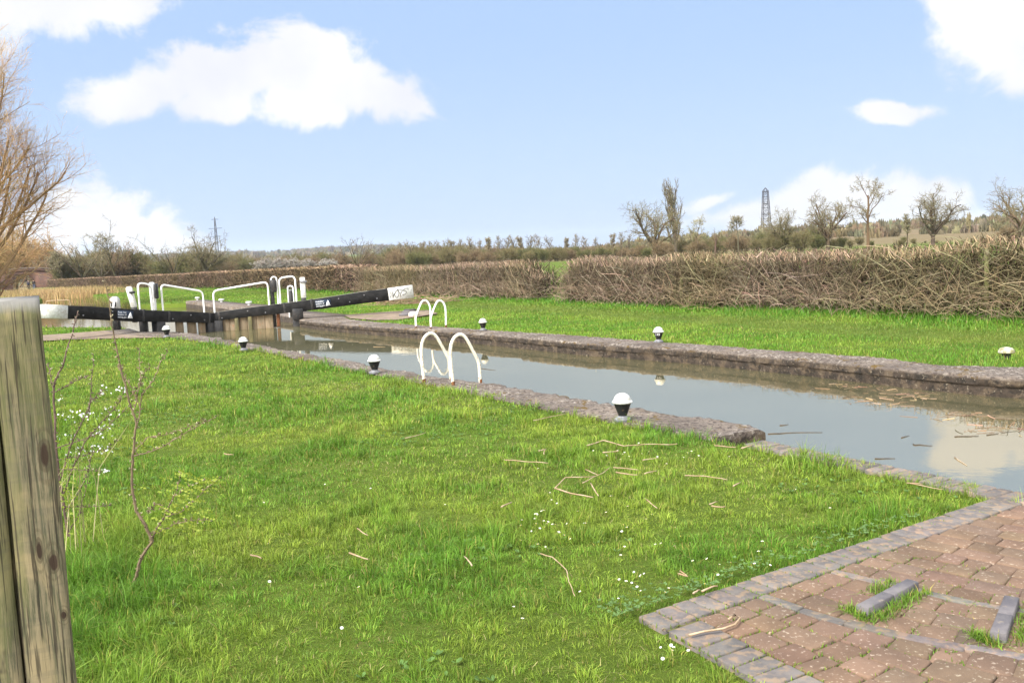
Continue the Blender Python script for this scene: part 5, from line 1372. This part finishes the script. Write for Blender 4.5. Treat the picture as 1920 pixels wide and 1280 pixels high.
def person(label, x, yfoot, Y, H, jacket, legs, face_away=True, sw=1):
    p = at(x, yfoot, Y); p[2] = float(terrain(np.array([p[0]]), np.array([p[1]]))[0]) - 0.03; k = H / 1.75
    J = [(0, 0, .95, .15), (0, 0, 1.12, .15), (0, 0, 1.32, .17), (0, 0, 1.47, .07), (0, -.01, 1.56, .085), (0, 0, 1.68, .09), (0, 0, 1.76, .05),
         (-.19, 0, 1.40, .07), (-.24, .03 * sw, 1.13, .05), (-.23, -.09 * sw, .90, .04), (-.23, -.11 * sw, .82, .045), (.19, 0, 1.40, .07), (.24, -.03 * sw, 1.13, .05), (.23, .07 * sw, .90, .04), (.23, .09 * sw, .82, .045),
         (-.10, 0, .88, .10), (-.11, -.10 * sw, .50, .07), (-.11, .02 * sw, .08, .05), (-.11, -.12, .04, .045), (.10, 0, .88, .10), (.11, .10 * sw, .50, .07), (.11, .12 * sw, .08, .05), (.11, -.02, .04, .045)]
    E = [(0, 1), (1, 2), (2, 3), (3, 4), (4, 5), (5, 6), (2, 7), (7, 8), (8, 9), (9, 10), (2, 11), (11, 12), (12, 13), (13, 14), (0, 15), (15, 16), (16, 17), (17, 18), (0, 19), (19, 20), (20, 21), (21, 22)]
    me = bpy.data.meshes.new('tmp'); me.from_pydata([(a * k, b * k, c * k) for a, b, c, _ in J], E, [])
    ob = bpy.data.objects.new('tmp', me); COL.objects.link(ob); md = ob.modifiers.new('s', 'SKIN'); sub = ob.modifiers.new('d', 'SUBSURF'); sub.levels = 2
    for v, (_, _, _, rr) in zip(me.skin_vertices[0].data, J): v.radius = (rr * k, rr * k)
    me.skin_vertices[0].data[0].use_root = True
    dg = bpy.context.evaluated_depsgraph_get(); m2 = bpy.data.meshes.new_from_object(ob.evaluated_get(dg)); bpy.data.objects.remove(ob)
    m2.name = 'person'
    for mm in (jacket, legs, M['skin'], M['hair'], M['shoe']): m2.materials.append(mm)
    for f in m2.polygons:
        c = f.center / k; f.use_smooth = True
        f.material_index = 4 if c.z < .1 else 1 if c.z < .93 and abs(c.x) < .2 else 2 if (c.z < .88 or 1.47 < c.z < 1.62) else 3 if c.z >= 1.62 else 0
    o = bpy.data.objects.new('person', m2); COL.objects.link(o); o.location = p; o.rotation_euler = (0, 0, 0.5)
    return tag(o, label, 'person')


M['skin'] = mat('skin', (0.45, 0.28, 0.2)); M['hair'] = mat('dark_hair', (0.04, 0.03, 0.025)); M['shoe'] = mat('dark_shoe', (0.03, 0.03, 0.03))
M['navy'] = mat('navy_cloth', (0.025, 0.03, 0.055)); M['blk'] = mat('black_cloth', (0.012, 0.012, 0.016)); M['jean'] = mat('blue_denim', (0.05, 0.07, 0.12))
person('left person of the two walking under the brick bridge, in dark clothes', 54, 539, 172, 1.8, M['navy'], M['blk'])
person('right person of the two walking under the brick bridge, in black jacket', 64, 539, 172, 1.78, M['blk'], M['jean'], sw=-1)
# long white-roofed building on the hill
p = at(1805, 440, 640); z = float(terrain(np.array([p[0]]), np.array([p[1]]))[0]); b = np.array([p[0], p[1], z]); zt = at(1805, 433, 640)[2] - z
bl = thing('farm_building', 'long low white roofed building on the hill at the right', 'building', b)
MB().box(b + np.array([0, 0, zt * .3]), 26, 10, zt * .6, (unit([1, .05, 0]), unit([-.05, 1, 0]), UP)).build('wall', mat('pale_wall', (0.5, 0.47, 0.43)), bl)
MB().prism([(-5.6, zt * .6), (5.6, zt * .6), (0, zt)], unit([1, .05, 0]), 27, b - np.array([13.5, .7, 0]), unit([-.05, 1, 0]), UP).build('roof', mat('white_roof', (0.8, 0.8, 0.8)), bl)

# ---------------------------------------------------------------- reeds on the left bank
def patch(name, pts, n, L, wd, colr, lean, seed):
    r = np.random.default_rng(seed); X, Y = [], []
    for (px, py, sx, sy, w_) in pts:
        g = gp(px, py, -0.2); k = int(n * w_); X.append(g[0] + r.normal(0, sx, k)); Y.append(g[1] + r.normal(0, sy, k))
    X = np.concatenate(X); Y = np.concatenate(Y); m = len(X)
    C = np.array(colr)[None, :] * np.exp(r.normal(0, .28, (m, 1))) * np.exp(r.normal(0, .06, (m, 3)))
    return blades(name, X, Y, np.full(m, -0.28), r.uniform(*L, m), np.full(m, wd), C, lean)


patch('reeds', [(95, 556, 2.2, 3, .2), (120, 556, 2.0, 3, .25), (145, 556, 2, 3, .25), (162, 555.5, 1.0, 2, .12), (100, 548, 5, 8, .25), (60, 552, 4, 6, .3), (20, 556, 5, 5, .35), (-30, 560, 5, 5, .3), (130, 549, 4, 6, .2)], 5200, (0.55, 1.05), 0.05, (0.36, 0.25, 0.115), 0.35, 5)
patch('reeds', [(240, 567, 1.5, 1.0, .3), (300, 571, 1.5, 1.0, .3), (200, 561, 2, 1.5, .3)], 900, (0.3, 0.5), 0.04, (0.16, 0.15, 0.04), 0.4, 6)
bb = [at(86, 563, 60), at(131, 563, 60)]
rail_root = MB(); zz = at(110, 563, 60)[2]
tag(rail(None, [np.array([bb[0][0], 60, -0.3]), np.array([bb[0][0], 60, zz]), np.array([bb[1][0], 60, zz]), np.array([bb[1][0], 60, -0.3])], 0.03, 'bank_rail', M['stick']), 'low pale rail at the reedy water edge above the left beam end', 'rail')

# ---------------------------------------------------------------- foreground post
Yp = 1.9
xr = at(146, 1280, Yp); xr0 = xr[0]; ztop = at(40, 557, Yp)[2]
pm = MB(); K = 40
pex = np.array([0.887, 0.461, 0]); pey = np.array([-0.461, 0.887, 0]); pc0 = np.array([xr0, Yp, 0])
def half(x0, x1, seedk, dz):
    zs = np.linspace(-0.3, ztop + dz, K); bev = 0.007; V = []
    n_ = 9; fx = np.linspace(x0 + bev, x1 - bev, n_)
    sec = [(x, 0) for x in fx] + [(x1, bev), (x1, 0.15), (x0, 0.15), (x0, bev * .6)]
    for i, z in enumerate(zs):
        top = i == K - 1
        for (x, y) in sec:
            fy = 0.004 * (vnoise(np.array(x * 60 + seedk * 3.1), np.array(z * 1.3), 1, 2) - .5) if y == 0 else 0
            V.append(pc0 + pex * (x + 0.0015 * math.sin(z * 9 + seedk)) + pey * (y + float(fy)) + UP * (z - (0.008 if top and y < 0.01 else 0) + (0.006 * (float(vnoise(np.array(x * 70), np.array(y * 70), 1, 3)) - .5) if top else 0)))
    m = len(sec); F = [(i * m + j, i * m + (j + 1) % m, (i + 1) * m + (j + 1) % m, (i + 1) * m + j) for i in range(K - 1) for j in range(m)] + [list(range(m)), [(K - 1) * m + j for j in range(m)]]
    pm.add(V, F)
half(-0.095, 0.0, 3, 0.0); half(-0.26, -0.1005, 8, -0.004); pm.box(pc0 + pex * -0.1 + pey * 0.09 + UP * (ztop / 2 - 0.2), 0.05, 0.08, ztop + 0.2, (pex, pey, UP))
post = pm.build('wooden_post', M['post_wood'], loc=(xr0, Yp, 0)); tag(post, 'weathered grey wooden post with a long vertical crack at the left edge', 'post')


# ---------------------------------------------------------------- saplings and shrub
def plant(name, label, stems, base_px, Y0, bark, leaf_specs, seed, cat='sapling'):
    """stems: (points in picture rows/columns with their distance, base radius)"""
    r = np.random.default_rng(seed); base = gp(*base_px); th = thing(name, label, cat, base); mb = MB(); lv = []; pt = []
    for (pts, r0, r1, dY) in stems:
        q = []
        for i in range(len(pts) - 1):
            for k in np.linspace(0, 1, 7)[:-1]: q.append(np.array(pts[i]) * (1 - k) + np.array(pts[i + 1]) * k)
        q.append(np.array(pts[-1], float)); n = len(q)
        P = np.array([at(a, b, Y0 + dY * i / n) for i, (a, b) in enumerate(q)]); P[1:] += np.cumsum(r.normal(0, .0022, (n - 1, 3)), axis=0)
        R = np.linspace(r0, r1, n); mb.tube(P, R * 0.78, 6)
        # side buds
        for i in range(2, n):
            for _ in range(leaf_specs['buds']):
                c = P[i] + (P[i - 1] - P[i]) * r.random(); d = unit(r.normal(0, 1, 3) + np.array([0, 0, .5])); mb.tube([c, c + d * .012, c + d * .02], [.0022, .004, .001], 5); pt.append((c + d * .018, i / n))
    mb.build('stem', bark, th, True)
    return th, pt


def petals(parent, name, centres, size, m, npet, r, jitter=0.02):
    V, Q = [], []
    for c in centres:
        nrm = unit(r.normal(0, 1, 3)); a = unit(np.cross(nrm, [.3, .5, .8])); b = np.cross(nrm, a)
        for k in range(npet):
            th = 2 * math.pi * k / npet; d = math.cos(th) * a + math.sin(th) * b; e = np.cross(nrm, d); s = size * r.uniform(.8, 1.2); n0 = len(V)
            V += [c, c + d * s * .6 + e * s * .38 + nrm * s * .15, c + d * s + nrm * s * .2, c + d * s * .6 - e * s * .38 + nrm * s * .15]; Q.append([n0, n0 + 1, n0 + 2, n0 + 3])
    return npmesh(name, np.array(V), quads=Q, mat=m, parent=parent)


r = np.random.default_rng(8)
M['sap'] = mat('sapling_bark', (0.20, 0.145, 0.085), (0.13, 0.09, 0.06), 20, rough=.85); M['thorn'] = mat('blackthorn_bark', (0.085, 0.055, 0.045), (0.14, 0.09, 0.07), 18, rough=.85); M['bud'] = mat('pale_bud', (0.55, 0.52, 0.32), rough=.7)
stems = [([(250, 1092), (262, 1050), (283, 1015), (270, 985), (252, 955), (243, 905), (248, 855), (256, 795), (238, 725), (222, 665), (210, 605), (206, 560), (200, 522)], .013, .003, -0.15),
         ([(248, 855), (290, 845), (330, 820), (372, 795), (408, 778)], .005, .0015, -.1), ([(252, 845), (275, 820), (300, 815), (345, 805), (380, 790)], .003, .0012, .1),
         ([(256, 800), (265, 740), (285, 715), (298, 685), (312, 665)], .005, .0018, .15), ([(243, 745), (255, 725), (268, 700), (280, 682)], .003, .0012, -.1), ([(250, 770), (262, 720), (262, 690), (260, 650)], .004, .0015, .1), ([(262, 765), (245, 720), (232, 695), (224, 683)], .003, .0012, .1),
         ([(283, 1015), (298, 985), (318, 955), (335, 920), (345, 890)], .007, .002, -.15), ([(310, 968), (345, 955), (375, 925), (410, 895)], .004, .0014, -.2), ([(290, 1000), (330, 985), (370, 978), (400, 985)], .004, .0014, -.1), ([(315, 958), (290, 945), (280, 955), (270, 960)], .003, .0012, .1), ([(330, 930), (350, 912), (385, 900)], .003, .0012, .1)]
sp, pts = plant('sapling', 'thin bare sapling with small yellow green leaves on its low side branch', stems, (250, 1092), 4.92, M['sap'], dict(buds=1), 21)
V0 = []
for (a, b, s_, n) in ((350, 915, 26, 60), (385, 905, 18, 40), (330, 950, 24, 50), (370, 978, 24, 50), (300, 990, 14, 14), (345, 890, 8, 12), (405, 900, 8, 10)):
    for _ in range(int(n * 1.3)): V0.append(at(a + r.normal(0, s_), b + r.normal(0, s_ * .55), 4.8 + r.normal(0, .12)))
petals(sp, 'leaves', V0, .017, M['leaf'], 2, r)
petals(sp, 'buds', [c for c, f in pts if f > .3], .006, M['bud'], 3, r)
bst = [([(130, 1005), (118, 940), (108, 860), (100, 780), (104, 722), (118, 690), (128, 650), (138, 610), (143, 590)], .012, .003, .1), ([(104, 735), (130, 722), (150, 715), (168, 708)], .004, .0015, -.1), ([(100, 730), (95, 700), (88, 678)], .004, .002, .1),
       ([(112, 900), (135, 840), (160, 790), (175, 755), (190, 735), (205, 727)], .006, .0018, -.2), ([(118, 930), (140, 870), (160, 830), (190, 790), (222, 760), (232, 740)], .006, .0018, -.2), ([(165, 785), (172, 740), (174, 700), (174, 662)], .004, .0018, .1), ([(104, 840), (150, 828), (190, 812), (225, 785), (262, 745)], .005, .0015, .1),
       ([(105, 862), (150, 850), (195, 838), (225, 815)], .004, .0015, .1), ([(124, 960), (148, 920), (165, 880), (175, 835)], .004, .0015, .2), ([(128, 1000), (150, 960), (165, 905), (170, 860)], .004, .0015, .1), ([(110, 880), (160, 882), (205, 885)], .004, .0012, .1), ([(120, 950), (170, 948), (210, 946)], .003, .0012, .0)]
bs_, pts = plant('blackthorn_shrub', 'blackthorn shrub with white blossom on dark twigs behind the wooden post', bst, (130, 1005), 5.6, M['thorn'], dict(buds=1), 22, 'shrub')
V0 = []
for (a, b, s_, n) in ((195, 733, 9, 12), (228, 728, 6, 12), (170, 780, 10, 16), (190, 805, 12, 24), (165, 835, 14, 16), (205, 770, 10, 12), (185, 842, 10, 10), (150, 770, 12, 12), (195, 884, 5, 10), (130, 820, 12, 8), (110, 745, 6, 6), (150, 848, 12, 10), (120, 780, 10, 8)):
    for _ in range(int(n * 0.9)): V0.append(at(a + r.normal(0, s_), b + r.normal(0, s_ * .6), 5.5 + r.normal(0, .1)))
petals(bs_, 'blossom', V0, .0070, M['petal'], 5, r)
V0 = [at(122 + r.normal(0, 11), 925 + r.normal(0, 35), 5.5 + r.normal(0, .1)) for _ in range(110)]
petals(bs_, 'leaves', V0, .015, M['leaf'], 2, r)
petals(bs_, 'buds', [c for c, f in pts if f > .5], .006, M['bud'], 3, r)
# dry pale grass stalks beside the post
n = 24; X = np.array([at(128 + r.normal(0, 22), 1010, 5.5)[0] for _ in range(n)]); Y = 5.5 + r.normal(0, .25, n)
C = np.array([[0.42, 0.36, 0.19]]) * np.exp(r.normal(0, .2, (n, 1)))
blades('dry_grass', X, Y, np.full(n, -.03), r.uniform(.5, 1.0, n), np.full(n, .006), C, .25)

# ---------------------------------------------------------------- sticks, daisies, floating litter
STICKS = [[(1013, 1037), (1035, 1043), (1062, 1068), (1066, 1090), (1078, 1117)], [(1040, 915), (1060, 895), (1085, 895), (1115, 892)], [(1040, 915), (1070, 925), (1112, 932)], [(1098, 880), (1122, 890)], [(1092, 905), (1112, 895), (1130, 888), (1145, 876)],
          [(1108, 906), (1122, 929)], [(1150, 876), (1180, 878), (1196, 880)], [(1208, 888), (1232, 882)], [(1155, 885), (1195, 890)], [(1100, 835), (1130, 826), (1170, 836), (1215, 831), (1270, 832)], [(1130, 848), (1160, 845)], [(1284, 891), (1320, 892), (1364, 899)],
          [(1212, 936), (1232, 952)], [(1334, 948), (1360, 949)], [(1707, 906), (1745, 913), (1768, 917)], [(1273, 1075), (1290, 1080)], [(1375, 911), (1388, 904)], [(760, 821), (798, 811)], [(946, 862), (985, 865), (1028, 868)], [(1010, 845), (1024, 842), (1020, 852)], [(1275, 1070), (1288, 1079)], [(1316, 1108), (1346, 1098)], [(655, 1036), (690, 1048)], [(1000, 788), (1040, 780), (1062, 776)], [(1390, 840), (1410, 835)], [(1700, 905), (1730, 907)], [(1300, 1112), (1312, 1105)], [(1340, 835), (1380, 838)], [(885, 1060), (870, 1042)], [(1205, 862), (1235, 858)], [(670, 990), (690, 1003)], [(940, 950), (960, 941)], [(420, 850), (438, 852)], [(470, 1040), (490, 1046)], [(1330, 945), (1345, 940)]]
STL = ['long crooked pale stick curling over the lawn near the path', 'pale forked twig on the lawn, upper arm', 'straight pale twig under the forked twig on the lawn', 'short thick pale stick above the forked twigs', 'bent brown twig beside the forked twigs']
for i, L in enumerate(STICKS):
    q = np.array([gp(a, b, 0.035) for a, b in L]); n = 4 * (len(q) - 1) + 1
    qq = np.stack([np.interp(np.linspace(0, len(q) - 1, n), np.arange(len(q)), q[:, k]) for k in range(3)], 1); qq[1:-1] += np.cumsum(r.normal(0, .0022, (n - 2, 3)), axis=0) * np.array([1, 1, .6])
    rd = min(0.0040 + 0.0004 * q[0][1], 0.007) * r.uniform(.55, 1.0)
    o = MB().tube(qq, np.linspace(rd, rd * .6, n), 6).build('stick', M['stick'], loc=q[0])
    tag(o, STL[i] if i < len(STL) else 'bleached fallen twig lying on the near lawn', 'stick', None if i < len(STL) else 'fallen twigs on the lawn')
# curved stick on the paving
q = np.array([gp(a, b, .025) for a, b in [(1292, 1190), (1320, 1183), (1355, 1178), (1378, 1170), (1388, 1158), (1378, 1152), (1366, 1160)]])
tag(MB().tube(q, .005, 6).build('stick', M['stick'], loc=q[0]), 'hooked pale stick lying on the brick path corner', 'stick')
DA = []
for (a, b, sx, sy, n) in ((1010, 980, 26, 16, 16), (1040, 1000, 26, 14, 10), (1190, 860, 40, 8, 12), (1100, 960, 60, 30, 10), (1230, 1000, 70, 30, 12), (1320, 850, 50, 20, 10), (1220, 1100, 60, 22, 14), (1400, 1050, 50, 18, 8), (1500, 960, 90, 40, 8), (700, 1100, 200, 60, 7), (560, 880, 160, 60, 6), (1260, 1215, 24, 14, 8), (480, 1000, 150, 60, 4), (1080, 1150, 90, 40, 6), (520, 690, 90, 15, 4)):
    for _ in range(n): DA.append((a + r.normal(0, sx), b + r.normal(0, sy)))
dproto = None
for (a, b) in DA:
    p = gp(a, b, 0.0); s, t = st(p)
    if in_paving(s, t) or t > lerp_line(LEFT_B, s) - .1: continue
    if dproto is None:
        dproto = thing('daisy', 'tiny white daisy flower open in the near lawn grass', 'daisy', p, 'daisies scattered over the near lawn')
        V, F = [], []
        for k in range(13):
            th = 2 * math.pi * k / 13; d = np.array([math.cos(th), math.sin(th), .18]); e = np.array([-d[1], d[0], 0]); n0 = len(V); c = p + np.array([0, 0, .043])
            V += [c + d * .003, c + d * .010 + e * .0026, c + d * .0125, c + d * .010 - e * .0026]; F.append((n0, n0 + 1, n0 + 2, n0 + 3))
        npmesh('petals', np.array(V), polys=F, mat=M['petal'], parent=dproto)
        MB().lathe([(.0045, .040), (.004, .0455), (.0015, .047)], p, 8).build('flower_centre', M['daisy_eye'], dproto); MB().tube([p + np.array([0, 0, -.03]), p + np.array([0, 0, .042])], .0012, 4).build('stalk', M['leaf'], dproto)
        d_ = dproto
    else: d_ = dup(dproto, p, None, r.uniform(0, 6), r.uniform(.42, 0.72))
    tl = r.normal(0, .25, 2); d_.rotation_euler = (0.25 + tl[0], tl[1], d_.rotation_euler[2])
# floating twigs and reed litter
FLO = [[(1440, 813), (1475, 811), (1542, 810)], [(1606, 839), (1625, 841)], [(1790, 857), (1813, 872)], [(1640, 859), (1678, 859)], [(1712, 832), (1728, 834), (1748, 835)], [(1790, 818), (1815, 817), (1835, 816)], [(1462, 797), (1478, 795)], [(1795, 776), (1825, 779)], [(1690, 820), (1705, 816)], [(1745, 876), (1756, 882)], [(1850, 815), (1872, 812)], [(1870, 835), (1900, 833)], [(1580, 745), (1606, 742)], [(1630, 750), (1660, 755)], [(1100, 755), (1130, 758)], [(1255, 766), (1290, 764)], [(900, 690), (930, 694)], [(640, 640), (665, 642)], [(700, 650), (722, 650)]]
for i, L in enumerate(FLO[::2] + [FLO[3], FLO[5]]):
    q = np.array([gp(a, b, WATER_Z + 0.004) for a, b in L]); n = 3 * (len(q) - 1) + 1
    qq = np.stack([np.interp(np.linspace(0, len(q) - 1, n), np.arange(len(q)), q[:, k]) for k in range(3)], 1); qq[1:-1, :2] += r.normal(0, .01, (n - 2, 2))
    o = MB().tube(qq, np.linspace(.005, .002, n), 5).build('floating_stick', M['stick'] if i in (1, 9) else M['debris'], loc=q[0])
    tag(o, 'thin dead stick floating on the canal water', 'floating stick', 'sticks floating on the canal')
n = 150; cs = [(1590, 722, 30, 4), (1650, 730, 25, 4), (1640, 748, 40, 6), (1720, 742, 25, 4), (1860, 806, 40, 6), (1800, 780, 40, 5)]
P0 = []
for (a, b, sx, sy) in cs:
    for _ in range(n // 6): P0.append(gp(a + r.normal(0, sx), b + r.normal(0, sy), WATER_Z + .003))
P0 = np.array(P0); n = len(P0); D = r.normal(0, 1, (n, 3)) * np.array([1, 1, 0]); P = wiggle(P0, D, r.uniform(.04, .22, n), 4, .1, 0, r); P[..., 2] = WATER_Z + .003
ok = (P[..., 0] * DT[0] + P[..., 1] * DT[1]).max(1) < 10.1
tag(tubes_obj('floating_litter', [(P[ok], rad(n, 4, .003, .6, r)[ok], tint(n, (0.24, 0.17, 0.11), r, .4)[ok])], M['twig']), kind='stuff')

# ---------------------------------------------------------------- the air: a thin even haze round the whole scene
_x, _y0, _y1 = 5600, -3600, 5400
hz = npmesh('haze', np.array([(x, y, z) for z in (-2.0, 130.0) for (x, y) in ((-_x, _y0), (_x, _y0), (_x, _y1), (-_x, _y1))]), quads=[[0, 3, 2, 1], [4, 5, 6, 7], [0, 1, 5, 4], [1, 2, 6, 5], [2, 3, 7, 6], [3, 0, 4, 7]])
hm = bpy.data.materials.new('air'); hm.use_nodes = True; hm.node_tree.nodes.clear(); N = NT(hm.node_tree)
pv = N.n('ShaderNodeVolumePrincipled'); pv.inputs['Color'].default_value = (0.85, 0.92, 1, 1); pv.inputs['Density'].default_value = 0.00011; pv.inputs['Anisotropy'].default_value = 0.3
oo = N.n('ShaderNodeOutputMaterial'); hm.node_tree.links.new(pv.outputs[0], oo.inputs['Volume']); hz.data.materials.append(hm); tag(hz, kind='stuff')
